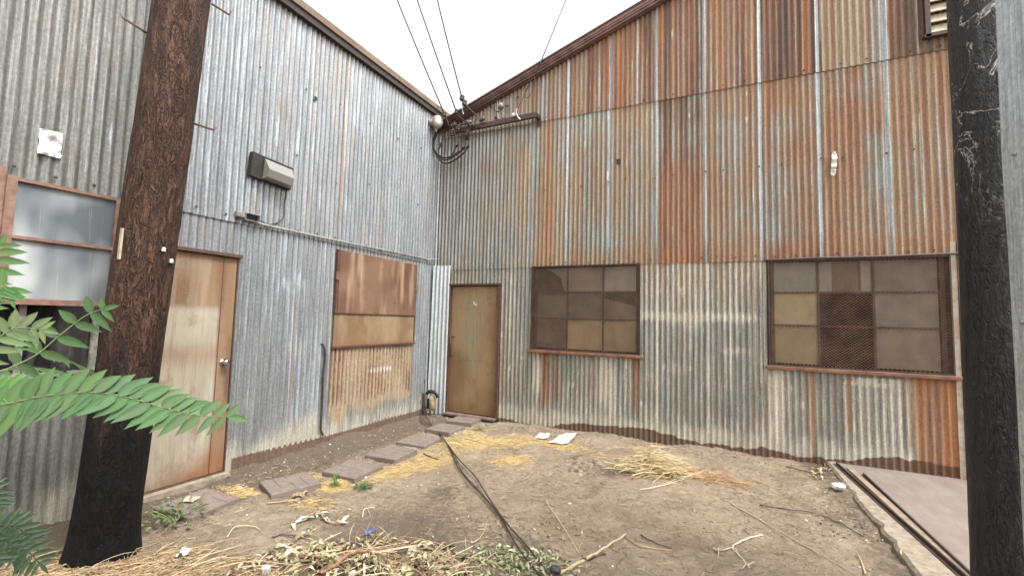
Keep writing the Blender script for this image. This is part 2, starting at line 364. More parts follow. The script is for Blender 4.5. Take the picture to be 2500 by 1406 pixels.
# ------------------------------------------------------------------ ground
def smooth_noise_ground(x, y):
    z = (fbm(x*1.1, y*1.1, 3, 3)-.5)*.05
    tread = (fbm(x*4.0+fbm(x*2, y*2, 5)*2, y*7.5+x*2, 11, 3)-.5)*.050
    crumb = (fbm(x*19, y*19, 31, 3)-.5)*.026
    z = z+tread+crumb
    return z
def bank(x, y):      # dirt kicked up against the walls
    return .030*np.exp(-np.abs(x)/.22)*(y < .3)*(.15+.85*ss(-3.5, -3.1, y))*(.6+.8*noise(y*2.2, 0, 61)) + .04*np.exp(-np.abs(y)/.16)*(.4+1.0*noise(x*2.2, 3, 71))*(x > 1.3)*(x < 5.4)
def ground_z(x, y):
    x = np.asarray(x, float); y = np.asarray(y, float)
    z = smooth_noise_ground(x, y)
    amp = ss(7.0, 4.5, np.abs(x-2.8))*ss(7.5, 5.2, np.abs(y+2.0)); z = z*(.25+.75*amp)+bank(x, y)
    near_slab = ss(5.42, 5.60, x+.02*y)
    z = z*(1-near_slab)-.10*near_slab*(x < 12)
    door = ss(.5, .2, np.abs(x-.8)/1.2)*ss(.8, .2, np.abs(y)); z = z*(1-.7*door)
    z = z+.040*ss(4.7, 5.4, x)*(x < 8)*ss(0, -.4, y)*(1-near_slab)-.03*np.exp(-((x-.1)/.25)**2-((y+3.85)/.5)**2)
    return z
fx = np.arange(-.35, 6.3, .016); fy = np.arange(-5.6, .5, .016)
out = np.array([.1, .3, .7, 1.5, 3, 6, 12, 25, 60, 150])
gx = np.concatenate([fx[0]-out[::-1], fx, fx[-1]+out]); gy = np.concatenate([fy[0]-out[::-1], fy, fy[-1]+out])
GX, GY = np.meshgrid(gx, gy); GZ = ground_z(GX, GY)
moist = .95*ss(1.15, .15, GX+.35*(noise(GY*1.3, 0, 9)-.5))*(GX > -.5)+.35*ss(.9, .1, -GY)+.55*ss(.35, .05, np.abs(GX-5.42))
for (cx, cy, r, a) in [(2.3, -3.6, .95, .7), (3.1, -3.35, .6, .55), (3.35, -1.35, .35, .8), (1.6, -3.0, .55, .4), (2.1, -2.75, .3, .6), (2.9, -2.6, .7, .25), (5.2, -1.7, .35, .5), (2.2, -1.2, .4, .35), (4.2, -1.15, .5, .4), (1.2, -4.6, .9, .5)]:
    moist = np.maximum(moist, a*np.exp(-((GX-cx)**2+(GY-cy)**2)/(r*r)*1.2))
strawm = np.zeros_like(GX)
for (cx, cy, r, a) in [(1.5, -1.2, .55, .8), (1.75, -1.0, .4, .7), (2.25, -1.65, .35, .7), (1.55, -2.05, .4, .7), (1.35, -2.55, .35, .7), (1.15, -3.05, .3, .8), (.62, -3.6, .25, .6), (2.6, -.75, .35, .6), (2.0, -.8, .4, .7), (1.3, -4.9, .8, .7), (3.72, -1.15, .3, .6)]:
    strawm = np.maximum(strawm, a*np.exp(-((GX-cx)**2+(GY-cy)**2)/(r*r)))
mv = np.stack([np.clip(moist, 0, 1), strawm, GX*0, GX*0+1], -1)
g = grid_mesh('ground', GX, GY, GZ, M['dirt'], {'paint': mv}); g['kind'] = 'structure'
gzf = lambda x, y: float(ground_z(np.array([x]), np.array([y]))[0])
def G(px, py, dz=0.0):
    p = onZ(px, py, 0.0)
    for _ in range(3): p = onZ(px, py, gzf(p[0], p[1])+dz)
    return p

# concrete slab with red floor paint, kerb and the two steel angles set in it
SZ = .075
sl = MB(); xe = lambda y: 5.44-.015*y; xs1 = lambda y: 5.525-.085*(y+.06)
ys = np.linspace(.0, -6.5, 80)
for a, b_ in zip(ys[:-1], ys[1:]):
    sl.add([(xs1(a)+.0, a, SZ-.004), (12, a, SZ-.012), (12, b_, SZ-.012), (xs1(b_)+.0, b_, SZ-.004)], [(0, 1, 2, 3)])
o = sl.build('slab', M['slab']); o['kind'] = 'structure'
kb = MB(); kn = 240; ys = np.linspace(.0, -6.5, kn); P = []
for i, y in enumerate(ys):
    jag = .010*float(noise(y*3, 0, 5))+.006*float(noise(y*25, 1, 6))
    bite = .03*math.exp(-((y+1.75)/.07)**2)+.02*math.exp(-((y+2.05)/.05)**2)+.02*math.exp(-((y+1.05)/.05)**2)
    x0 = xe(y)-.02+jag+bite; P += [(x0-.015, y, -.16), (x0, y, SZ-.02), (x0+.02, y, SZ), (xs1(y)+.005, y, SZ), (xs1(y)+.005, y, -.16)]
Fk = []
for i in range(kn-1):
    for k in range(4): Fk.append((i*5+k, i*5+k+1, (i+1)*5+k+1, (i+1)*5+k))
kb.add(P, Fk); o = kb.build('kerb', M['concrete']); o['kind'] = 'structure'

# ------------------------------------------------------------------ corrugated sheets
PIT = .0677
def sheet(parent, wall, s0, s1, z0, z1, off, paint, mat, top=None, bot=None, label=None, amp=.0100, pit=PIT, name='corrugated_sheet', X0=0., dx=None):
    dx = dx or pit/8
    ns = max(3, int(round((s1-s0)/dx))+1); nz = max(2, int(round((z1-z0)/.035))+1)
    s = np.linspace(s0, s1, ns); t = np.linspace(0, 1, nz)
    S, T = np.meshgrid(s, t)
    zb = z0+(bot(S) if bot else 0)+.004*(noise(S*3, S*0, 77)-.5)
    zt = top(S) if top else z1
    Z = zb+(zt-zb)*T
    ph = 2*PI*(S/pit)+.9*(fbm(S*1.1, Z*.7, 23+int(s0*10), 2)-.5)
    dent = .011*(fbm(S*1.7, Z*1.3, 19+int(s0*10), 2)-.5)
    D = off+amp*np.cos(ph)+dent
    if wall == 'R': X, Y = S, -D
    elif wall == 'L': X, Y = D+X0, -S
    elif wall == 'F': X, Y = X0-D, -S            # a sheet facing -X
    A = paint(S, Z, T)
    return_label = label
    ob = grid_mesh(name, X, Y, Z, mat, {'paint': A}, parent=parent, flip=(wall != 'R') and wall != 'L')
    if label: ob['label'] = label
    return ob
def P4(r, gl, d, h): 
    sh = np.broadcast(r, gl, d, h).shape
    return np.stack([np.clip(np.broadcast_to(k, sh), 0, 2).astype(float) for k in (r, gl, d, h)], -1)
def line(S, c, wd): return np.exp(-((S-c)/wd)**2)
def streaks(S, Z, seed):       # vertical streaks, most of them one corrugation wide
    a = noise(S/PIT*1.0, Z*.13, seed)-.5; b_ = noise(S/PIT*2.3, Z*.5, seed+3)-.5; c = noise(S*4, Z*.8, seed+6)-.5; e = noise(S/PIT*.55, Z*2.2, seed+12)-.5
    return a*1.05+b_*.55+c*.3+e*.3
bandx = np.array([1.3, 2.03, 2.47, 2.88, 3.37, 3.78, 4.08, 4.84, 5.13, 5.56, 6.0, 6.23, 6.56, 9])
bandz = np.array([.08, .03, .13, .17, .17, .14, .08, .12, .07, .10, .19, .19, .18, .15])
def paint_R(base, hue, gl=0.0, lap=None, seed=1, extra=None, dirty=True, ks=.62, kb=0.):
    def f(S, Z, T):
        st = streaks(S, Z, seed); ph = np.cos(2*PI*S/PIT)
        r = base+ks*st-.13*ph+kb*(fbm(S*1.8, Z*1.5, seed+200, 4)-.5)*2  # weathered ridges paler, valleys rustier; also strengthens rib light and shade in colour
        h = hue+.35*(noise(S/PIT*.9, Z*.5, seed+40)-.5)
        gg = gl+.13*ph+.30*(noise(S*9, Z*1.2, seed+50)-.5)+.40*ss(.86, .97, noise(S/PIT*2.6, Z*6, seed+51))
        d = S*0.0
        if lap is not None:
            e = ss(lap-.048, lap-.040, S)*ss(lap+.002, lap-.006, S)
            r = r*(1-e)-.2*e; gg = gg*(1-e)+.62*e
        if dirty and Z.min() < .4:
            zb = np.interp(S, bandx, bandz)+.03*(noise(S*14, S*0, 8)-.5)+.06*(fbm(S*2.6, S*0, 18)-.5)
            mud = ss(zb+.02, zb-.02, Z)*(S > 1.2); pale = ss(.55, .12, Z)*(.5+.6*noise(S/PIT*1.2, Z*2, 88))
            gg = np.maximum(gg, pale*.95); r = r-.25*pale; d = np.maximum(d, mud)
        if extra: r, gg, d, h = extra(S, Z, r, gg, d, h)
        d = np.maximum(d, .002)
        if lap is not None: d = np.where(e > .3, 0, d)
        return P4(r, gg, d, h)
    return f
RB = thing('rusted_corrugated_warehouse', 'warehouse on the right clad in rust-streaked corrugated iron, gable end with two meshed windows', 'building', (4.5, .05, 0))
LB = thing('blue_grey_corrugated_warehouse', 'warehouse on the left clad in blue-grey galvanised corrugated iron under a tan level eave', 'building', (-.05, -2.5, 0))
rake = lambda S: 4.70+.350*S
MZ0, MZ1 = 2.36, 4.66
# mid row
def ex_orange(S, Z, r, gg, d, h):
    k = 1.3*line(S, 2.01, .030)+.9*line(S, 1.90, .014)+.9*line(S, 2.10, .014); k = k*(.55+.45*noise(Z*2, S*8, 5))
    return r+1.7*k, gg*(1-np.clip(k, 0, 1)), d, h*(1-np.clip(k, 0, 1))+.52*np.clip(k, 0, 1)
def ex_drip(lst, w_=.006):
    def f(S, Z, r, gg, d, h):
        for (c, z0, z1, a) in lst:
            k = np.exp(-((S-c-.012*(noise(Z*1.2, S*0, int(c*50))-.5))/w_)**2)*ss(z0, z0+.15, Z)*ss(z1, z1-.1, Z)*a; gg = gg+k; r = r-k
        return r, gg, d, h
    return f
def ex_edge(S, Z, r, gg, d, h):     # rustier at the lower edge of the sheet
    k = ss(2.75, 2.38, Z); return r+.35*k, gg-.3*k, d, h-.08*k
def comb(*fs):
    def f(S, Z, r, gg, d, h):
        for q in fs: r, gg, d, h = q(S, Z, r, gg, d, h)
        return r, gg, d, h
    return f
mid = [(-.0, .45, .10, .8, .0), (.45, 1.24, .16, .85, .1), (1.24, 1.77, .40, .95, .08), (1.77, 2.334, .38, .85, .12), (2.334, 2.971, .46, .74, .12), (2.971, 3.6, .48, .76, .15),
       (3.6, 4.21, .76, .52, .0), (4.21, 4.848, .47, .68, .08), (4.848, 5.459, .56, .66, .06), (5.459, 6.1, .54, .64, .06), (6.1, 6.73, .74, .66, -.05), (6.73, 7.4, .8, .6, 0), (7.4, 9.0, .8, .6, 0)]
for i, (a, c, br, hu, gl) in enumerate(mid):
    ex = [ex_edge] if a > 1.7 else []
    if 1.6 < a < 2: ex.append(ex_orange)
    if 6 < a < 6.5: ex.append(ex_drip([(6.32, 3.5, 4.6, .9), (6.36, 2.5, 4.0, .9), (6.29, 3.9, 4.6, .7)], .004))
    if 3.5 < a < 3.8: ex.append(lambda S, Z, r, gg, d, h: (r+.3*line(S, 3.72, .03)+1.2*line(S, 3.845, .016)*ss(3.2, 4.6, Z), gg, d, h-.30*ss(3.2, 4.5, Z)*(1-line(S, 3.845, .02))))
    if 4.8 < a < 5: ex.append(lambda S, Z, r, gg, d, h: (r+.95*ss(3.7, 4.6, Z)*line(S, 4.90+.02*(noise(Z*3, S*0, 5)-.5), .045), gg, d, h-.05))
    sheet(RB, 'R', a, c+.02, MZ0, MZ1, .020+.0015*(i % 2), paint_R(br+(.07 if a > 1.7 else 0), hu, gl, lap=c if 1.7 < c < 7 else None, seed=10+i, extra=comb(*ex) if ex else None, ks=.44, kb=.55), M['sheet'])
# gable row
top = [(-.0, .45, .3, .8, 0), (.45, 1.24, .36, .9, .1), (1.24, 1.77, .46, .85, .05), (1.77, 2.334, .50, .78, .08), (2.334, 2.971, .55, .72, .05), (2.971, 3.6, .58, .74, .08),
       (3.6, 4.21, .66, .5, .0), (4.21, 4.848, .62, .62, .02), (4.848, 5.459, .95, .36, -.15), (5.459, 6.1, .50, .88, .0), (6.1, 6.73, .85, .42, -.05), (6.73, 9.0, .8, .5, 0)]
for i, (a, c, br, hu, gl) in enumerate(top):
    ex = lambda S, Z, r, gg, d, h, a=a: (r+.45*(noise(S/PIT, Z*.1, 401)-.45)+(.95*ss(.60, .80, noise(S/PIT*1.3, Z*.3, 403))*(2.3 < a < 4.9)), gg, d, h-.75*(noise(S/PIT, Z*.1, 402)-.32))
    sheet(RB, 'R', a, c+.02, 4.61, 5, .032+.0015*(i % 2), paint_R(br, hu, gl, lap=c if 2 < c < 7 else None, seed=40+i, extra=ex), M['sheet'], top=rake)
# lower row
def ex_pale(S, Z, r, gg, d, h):
    k = .38*line(Z, 1.66, .06)*ss(.25, .6, noise(S*6, Z*8, 5))+.3*line(Z, 1.25, .05)*ss(.35, .7, noise(S*7, Z*8, 6))+.35*line(Z, 1.0, .12)*line(S, 4.0, .25)
    n = ss(.72, .86, noise(S*42+.7*noise(Z*.8, S*3, 3), Z*.22, 93))*ss(4.2, 4.45, S)*ss(.6, 1.3, Z)*.9
    brown = .30*ss(1.6, 2.4, Z); mid_ = ss(.35, .6, Z)*ss(1.75, 1.45, Z); lapk = .75*line(S, 3.605, .010)+.75*line(S, 4.228, .010)
    gg = gg-.22*mid_-.10*np.cos(2*PI*S/PIT)*mid_+.35*mid_*(fbm(S*2.5, Z*2.5, 131)-.5)*2
    return (r-.12*mid_)+brown-n*.6-lapk, gg+k+n+lapk, d, h
def ex_w1(S, Z, r, gg, d, h):
    k = line(S, 2.02, .06)+.9*line(S, 2.20, .05)+.5*line(S, 2.70, .02)+.9*line(S, 3.33, .06); k = k*ss(.15, .5, Z)
    q = .9*line(S, 1.9, .05)*line(Z, .75, .28)+1.0*line(S, 2.88, .05)*line(Z, .8, .3)+.9*line(S, 3.0, .05)*line(Z, .6, .3)
    return r+.75*k-.1+1.1*line(S, 2.72, .012)*ss(.3, .8, Z), gg+q-.3*k, d, h-.30*k+.1*q
def ex_w2a(S, Z, r, gg, d, h):
    k = line(S, 5.315, .028); q = line(S, 4.95, .08)*ss(.15, .4, Z)
    qq = .6*q*(noise(S*40, Z*4, 6) > .35)
    return r+1.25*k+.35*q+.9*q*(noise(S*60, Z*.7, 61) > .58), gg+.6*q-.5*k, d, h*(1-np.clip(q, 0, 1))+.95*np.clip(q, 0, 1)-.08*k
def ex_w2b(S, Z, r, gg, d, h):
    e = line(S, 5.60, .012)*ss(.75, .8, Z)+line(S, 6.10, .012)*ss(.1, .15, Z)*ss(1.0, .95, Z)+line(Z, .985, .03)
    e = e*(noise(S*30, Z*30, 4) > .3); o_ = .9*line(Z, .99, .02)*line(S, 5.68, .1)+.8*line(S, 5.66, .02)*ss(.4, .7, Z)
    rr = .5*ss(.55, .2, noise(S*18, Z*6, 7))*line(Z, .45, .2)
    return r+o_+rr, gg+.9*e-o_, d, h
def ex_w2c(S, Z, r, gg, d, h):
    k = ss(6.18, 6.27, S); q = line(S, 6.2, .05)
    return r+(1.15+.5*noise(S*25, Z*1.5, 9))*k+.3*q, gg-.6*k, d, h*(1-k)+.50*k+.3*q
def mkL(a, c, z1, br, hu, gl, seed, ex=None, off=.006, label=None, z0=-.12, mat='sheet'):
    return sheet(RB, 'R', a, c, z0, z1, off, paint_R(br, hu, gl+.07, seed=seed, extra=ex, ks=.5, kb=.2), M[mat], label=label)
mkL(-.05, .30, 2.40, .05, .8, .2, 60)
mkL(.29, 1.26, 2.40, .14, .85, .15, 61, z0=2.12)
mkL(1.27, 1.80, 2.40, .06, .8, 0.34, 62, off=.008)
mkL(1.80, 3.38, 1.11, .20, .62, 0.34, 63, ex_w1, off=.007)
mkL(3.38, 3.615, 2.40, .10, .7, 0.47, 64, ex_pale)
mkL(3.60, 4.235, 2.40, .15, .8, 0.34, 65, ex_pale, off=.009)
mkL(4.22, 4.87, 2.40, .14, .8, 0.37, 66, ex_pale, off=.006)
mkL(4.86, 5.42, 1.08, .12, .8, 0.24, 67, ex_w2a, off=.010)
mkL(5.41, 6.12, 1.08, .12, .8, .12, 68, off=.005)
mkL(5.60, 6.12, 1.03, .05, .7, 0.37, 69, ex_w2b, off=.013, label='grey patch sheet with whitish edges under the right window')
mkL(6.10, 6.60, 1.08, .16, .8, 0.24, 70, ex_w2c, off=.007)
mkL(6.66, 9.0, 2.40, .8, .55, 0, 71)
# left warehouse
def paint_L(base, hue, gl=0., seed=1, extra=None):
    def f(S, Z, T):
        st = streaks(S, Z, seed)
        r = base+.30*st+.28*ss(.80, .97, noise(S*9, Z*.25, seed+9)); h = hue+.3*(noise(S*20, Z*.6, seed+4)-.5)
        gg = gl+.35*(noise(S*8, Z*1.1, seed+5)-.5)+.22*np.cos(2*PI*S/PIT)+.35*ss(.78, .95, noise(S/PIT*2.3, Z*1.7, seed+15)); d = S*0.  # paler ridges: weathering that also paints in rib highlights
        if Z.min() < .4:
            zb = .105+.04*(noise(S*2.2, 0*S, 6)-.3)+.012*np.cos(2*PI*S/PIT); mud = ss(zb+.015, zb-.015, Z)*(S < 3.3)
            pale = ss(.60, .1, Z)*(.45+.6*noise(S/PIT, Z*2, 82)); gg = np.maximum(gg, .8*pale); r = r-.2*pale; d = np.maximum(d, mud)
            d = np.where(pale > .25, np.maximum(d, .004), d)
        if extra: r, gg, d, h = extra(S, Z, r, gg, d, h)
        return P4(r, gg, d, h)
    return f
ups = [(0.02, .55, .04, 'sheet_blue'), (.55, 1.18, .05, 'sheet_blue'), (1.18, 1.8, .06, 'sheet_blue'), (1.8, 2.12, .08, 'sheet_blue'), (2.12, 2.72, .10, 'sheet_blue'), (2.72, 3.35, .05, 'sheet_blue'), (3.35, 3.98, .02, 'sheet_blue'), (3.98, 4.62, .06, 'sheet_grey'), (4.62, 5.3, .08, 'sheet_grey'), (5.3, 8.0, .08, 'sheet_grey')]
def ex_lrust(S, Z, r, gg, d, h):
    k = .9*line(S, 2.13, .010)*ss(2.6, 3.3, Z)+.5*line(S, 2.30, .008)*(noise(Z*3, 0*S, 4) > .4)+.6*line(S, 1.42, .010)*ss(4.0, 3.4, Z)*(noise(Z*2, 0*S, 8) > .4)+.55*line(S, 3.05, .012)*ss(3.0, 3.6, Z)*(noise(Z*5, 0*S, 9) > .4)
    return r+k, gg, d, h*(1-k)+.75*k
for i, (a, c, br, mt) in enumerate(ups):
    sheet(LB, 'L', a, c+.02, 2.455 if a < 3.95 else 2.44, 5.02, .020+.0015*(i % 2), paint_L(br, .8, .22 if mt == 'sheet_blue' else .1, 100+i, ex_lrust), M[mt])
def ex_brown(S, Z, r, gg, d, h):
    k = ss(.02, .55, Z)*(.7+.5*(noise(S*5, Z*2, 33))); d = d+(.50+.14*np.cos(2*PI*(S/PIT+.5)))*k*ss(.25, .6, Z+.15*noise(S*20, Z*2, 5)); h = h*.3+.62
    w_ = .9*line(Z, .82+.0*S, .028)*ss(.95, 1.05, S)*ss(1.55, 1.45, S)
    p = ss(.40, .15, Z)*ss(1.9, 1.7, S)
    return r+.80*k-.6*w_-.3*p+.5*line(S, 1.98, .04)+.4*line(S, 1.38, .03), gg+w_-.15*k, np.maximum(d, .003), h+.02*k
def ex_white(S, Z, r, gg, d, h):
    k = .5*line(Z, 1.95, .10)*line(S, 2.75, .18)*(noise(S*12, Z*9, 3) > .4)+.35*line(S, 2.35, .06)*ss(1.7, 1.2, Z)+.25*line(S, 2.6, .3)*ss(.9, .3, Z)
    return r-k, gg+k, d, h
def mkLL(a, c, z0, z1, br, hu, gl, seed, ex=None, off=.006, mat='sheet_blue'):
    return sheet(LB, 'L', a, c, z0, z1, off, paint_L(br, hu, gl, seed, ex), M[mat])
mkLL(-.02, .32, -.1, 2.5, .0, .8, .3, 120); mkLL(.30, .545, -.1, 2.5, .0, .8, .32, 121, off=.009)
mkLL(.53, 1.35, -.1, 1.15, .10, .78, .1, 122, ex_brown, mat='sheet'); mkLL(1.33, 2.13, -.1, 1.15, .12, .72, .1, 123, ex_brown, off=.009, mat='sheet')
mkLL(.53, 2.14, 2.39, 2.5, .25, .8, .2, 130)
mkLL(2.12, 2.76, -.1, 2.5, .02, .8, .26, 124, ex_white, off=.006); mkLL(2.74, 3.38, -.1, 2.5, .02, .8, .2, 125, ex_white, off=.009)
mkLL(3.38, 4.30, 2.14, 2.5, .02, .8, .15, 126)
mkLL(4.29, 4.42, -.1, 2.5, .08, .8, .1, 127, mat='sheet_grey'); mkLL(4.41, 5.02, -.1, 1.06, .02, .6, -.1, 128, mat='sheet_grey'); mkLL(5.01, 8.0, -.1, 2.5, .1, .8, .0, 129, mat='sheet_grey')

# concrete footing under the left wall by the door
f = MB(); f.box((.02, -3.85, -.035), (.17, .97, .13)); f.build('footing', M['concrete'], LB)
# bodies and roofs (closed sheds behind the cladding)
def shed(parent, quad_walls, name='inner_wall'):
    m = MB()
    for q in quad_walls: m.add(q, [(0, 1, 2, 3)])
    return m.build(name, M['fascia_dark'], parent)
shed(LB, [[(-9, 3, -.1), (-9, -8, -.1), (-9, -8, 5), (-9, 3, 5)], [(-9, -8, -.1), (-.05, -8, -.1), (-.05, -8, 5), (-9, -8, 5)]])
shed(LB, [[(-.35, 3, -.1), (-.35, -8, -.1), (-.35, -8, 5), (-.35, 3, 5)]], 'light_leak_board')  # added unseen backing that stops light leaking through the cladding
m = MB(); m.add([(.0, .32, -.1), (9, .32, -.1), (9, .32, 7.8), (.0, .32, 4.72)], [(0, 1, 2, 3)]); m.build('light_leak_board', M['fascia_dark'], RB)  # added backing behind the gable wall, against light leaks
shed(RB, [[(9, .05, -.1), (9, 10, -.1), (9, 10, 7.8), (9, .05, 7.8)], [(.0, 10, -.1), (9, 10, -.1), (9, 10, 7.8), (.0, 10, 4.7)]])
# left eave: dark box under a tan face
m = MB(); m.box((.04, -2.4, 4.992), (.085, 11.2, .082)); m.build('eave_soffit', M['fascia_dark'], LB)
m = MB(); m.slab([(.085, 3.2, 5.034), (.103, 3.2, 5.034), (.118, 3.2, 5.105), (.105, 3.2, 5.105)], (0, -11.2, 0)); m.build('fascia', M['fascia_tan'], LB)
m = MB(); m.slab([(.10, 3.2, 5.08), (.10, -8, 5.08), (-9.2, -8, 5.75), (-9.2, 3.2, 5.75)], (0, 0, .02)); m.build('roof', M['rusty_steel'], LB)
# right rake: three rolled ribs on a board
def rk(s, dz, y): return (s, y, 4.70+.350*s+dz)
m = MB()
m.slab([rk(.02, -.01, -.05), rk(9.2, -.01, -.05), rk(9.2, .10, -.05), rk(.02, .10, -.05)], (0, -.05, 0)); m.build('rake_board', M['rusty_trim'], RB)
m = MB()
for k, (dz, y, r_) in enumerate([(.012, -.108, .020), (.052, -.113, .019), (.092, -.110, .020), (.128, -.098, .018)]):
    m.tube([rk(.0, dz, y), rk(2.6, dz+.006, y), rk(9.2, dz, y)], r_, 8)
m.build('rake_trim', simple('oxidised_red_brown_trim', (.19, .115, .095), .5, .35, col2=(.10, .055, .045), sc=7), RB, smooth=True)
m = MB(); m.slab([rk(0, .15, -.12), rk(9.2, .15, -.12), rk(9.2, .15, 10), rk(0, .15, 10)], (0, 0, .03)); m.build('roof', M['rusty_steel'], RB)

# ---- screw heads on the sheets: one small mesh, copied
def screw_proto(ax, mat):
    m = MB(); m.lathe((0, 0, 0), ax, [(0, .010), (.007, .010), (.010, .005)], 7); return m
def put_screws(parent, ax, locs, mat):
    me = screw_proto(ax, mat).build('screw', mat, None); first = True
    for L_ in locs:
        o = me if first else me.copy()
        if not first: COL.objects.link(o)
        first = False; o.parent = parent; o.location = Vector([float(k) for k in L_])-parent.location
ls = []
for i in range(5, 13):
    a_ = mid[i-2][0]
    ls += [(a_+q, -.028, 2.42+random.uniform(-.01, .01)) for q in (.12, .33, .55)]+[(a_+q, -.040, 4.66) for q in (.2, .45)]+[(a_+q, -.028, 3.55+random.uniform(-.02, .02)) for q in (.2, .6)]
put_screws(RB, (0, -1, 0), [l for l in ls if l[0] < 6.7], M['rusty_steel'])
ls = [(.028, -s, 2.52+random.uniform(-.015, .015)) for s in list(np.arange(.3, 3.9, .27))+[4.55, 4.98, 4.77]]
for s in np.arange(.5, 3.8, .55):
    for z in (3.3, 4.2): ls.append((.026, -s-.1*random.random(), z+random.uniform(-.1, .1)))
put_screws(LB, (1, 0, 0), ls, M['dark_steel'])
# bullet-like round holes and one square hole, flat black discs and a plate painting the dark inside
for (px, py, r_) in [(1264, 238, .022), (1210, 288, .026)]:
    m = MB(); p = onY(px, py, -.045); m.lathe((p[0], -.043, p[2]), (0, -1, 0), [(0, r_), (.002, r_)], 14); m.build('hole', M['black'], RB)
m = MB(); p = onY(1510, 394, -.032); m.box((p[0], -.031, p[2]), (.055, .004, .07)); m.build('hole', M['black'], RB)
m = MB(); p = onX(771, 241, .032); m.lathe((.031, p[1], p[2]), (1, 0, 0), [(0, .025), (.002, .025)], 14); m.build('hole', M['black'], LB)

# ------------------------------------------------------------------ doors
def board(parent, name, wall, s0, s1, z0, z1, d0, th, colf, mat='panel', nx=24, nz=48):
    s = np.linspace(s0, s1, nx); z = np.linspace(z0, z1, nz); S, Z = np.meshgrid(s, z); D = S*0+d0+th
    X, Y = (S, -D) if wall == 'R' else (D, -S)
    C = colf(S, Z); A = np.concatenate([C, np.ones(S.shape+(1,))], -1)
    o = grid_mesh(name, X, Y, Z, M[mat], {'paint': A}, parent=parent, smooth=False)
    # closed edges
    e = MB(); c0 = tuple(C.mean((0, 1)))
    if wall == 'R': e.box(((s0+s1)/2, -(d0+th/2)+.0015, (z0+z1)/2), (s1-s0-.001, th-.003, z1-z0-.001), col=c0)
    else: e.box((d0+th/2-.0015, -(s0+s1)/2, (z0+z1)/2), (th-.003, s1-s0-.001, z1-z0-.001), col=c0)
    bm_v = e.v; me = o.data
    import bmesh
    bm = bmesh.new(); bm.from_mesh(me); lay = bm.verts.layers.float_color.get('paint')
    vs = [bm.verts.new(v) for v in e.v]
    for v in vs: v[lay] = (c0[0]*.6, c0[1]*.6, c0[2]*.6, 1)
    for f_ in e.f: bm.faces.new([vs[i] for i in f_])
    bm.to_mesh(me); bm.free()
    return o
def lerp(a, b_, t): return np.asarray(a)*(1-t[..., None])+np.asarray(b_)*t[..., None]
# right (corner) door
D0, D1, DZ0, DZ1 = .365, 1.225, .075, 2.085
def col_door(S, Z):
    c = lerp((.19, .115, .05), (.28, .20, .10), ss(.3, .7, fbm(S*2.2, Z*1.3, 201)))
    c = lerp(c, (.24, .215, .14), .75*line(S, .76, .16)*ss(.5, 1.0, Z)*ss(2.0, 1.7, Z)*(.5+.8*fbm(S*5, Z*3, 3)))
    c = lerp(c, (.16, .08, .03), .7*ss(.35, .05, Z)+.5*line(S, D1, .12)+.35*line(S, D0, .05))
    k = ((np.abs(S-.80) < .075)*(np.abs(Z-1.86) < .095)).astype(float)*.45
    return lerp(c, (.26, .24, .16), k)
dr = board(RB, 'door', 'R', D0, D1, DZ0, DZ1, -.045, .045, col_door)
m = MB()
m.box((D0-.022, -.012, (DZ0+DZ1)/2), (.035, .07, DZ1-DZ0+.05)); m.box((D1+.024, -.012, (DZ0+DZ1)/2), (.038, .07, DZ1-DZ0+.05)); m.box(((D0+D1)/2, -.016, DZ1+.028), (D1-D0+.11, .075, .03))
m.build('door_frame', M['rusty_steel'], RB)
m = MB(); m.box(((D0+D1)/2, -.055, .045), (D1-D0+.06, .13, .035), bev=.006); m.build('threshold', simple('worn_timber_threshold', (.22, .15, .12), .8, col2=(.1, .06, .05)), RB)
m = MB()
for z in (1.84, .32):
    for dz, r_ in ((-.06, .009), (.06, .009)): m.tube([(D1+.004, -.012, z+dz-.055), (D1+.004, -.012, z+dz+.05)], r_, 8)
for z in (1.84, .32):
    h = MB(); h.tube([(D1+.004, -.014, z-.11), (D1+.004, -.014, z+.0)], .009, 8); h.tube([(D1+.004, -.014, z+.005), (D1+.004, -.014, z+.11)], .009, 8); h.box((D1-.02, -.004, z), (.04, .006, .2)); h.build('hinge', M['rusty_trim'], dr)
h = MB(); hx = D0+.075
h.tube([(hx-.05, -.002, 1.27), (hx-.05, -.05, 1.27), (hx+.04, -.055, 1.27)], .009, 8); h.tube([(hx-.05, -.002, .97), (hx-.05, -.05, .97), (hx+.04, -.055, .97)], .009, 8); h.tube([(hx-.045, -.052, 1.28), (hx-.045, -.052, .96)], .010, 8)
h.build('handle', M['dark_steel'], dr, smooth=True)
h = MB(); h.box((.80, -.004, 1.80), (.05, .006, .02)); h.box((.78, -.004, 1.825), (.02, .006, .035)); h.box((.82, -.004, 1.785), (.03, .006, .02), Matrix.Rotation(.4, 3, 'Y')); h.build('number_scrap', M['white'], dr)

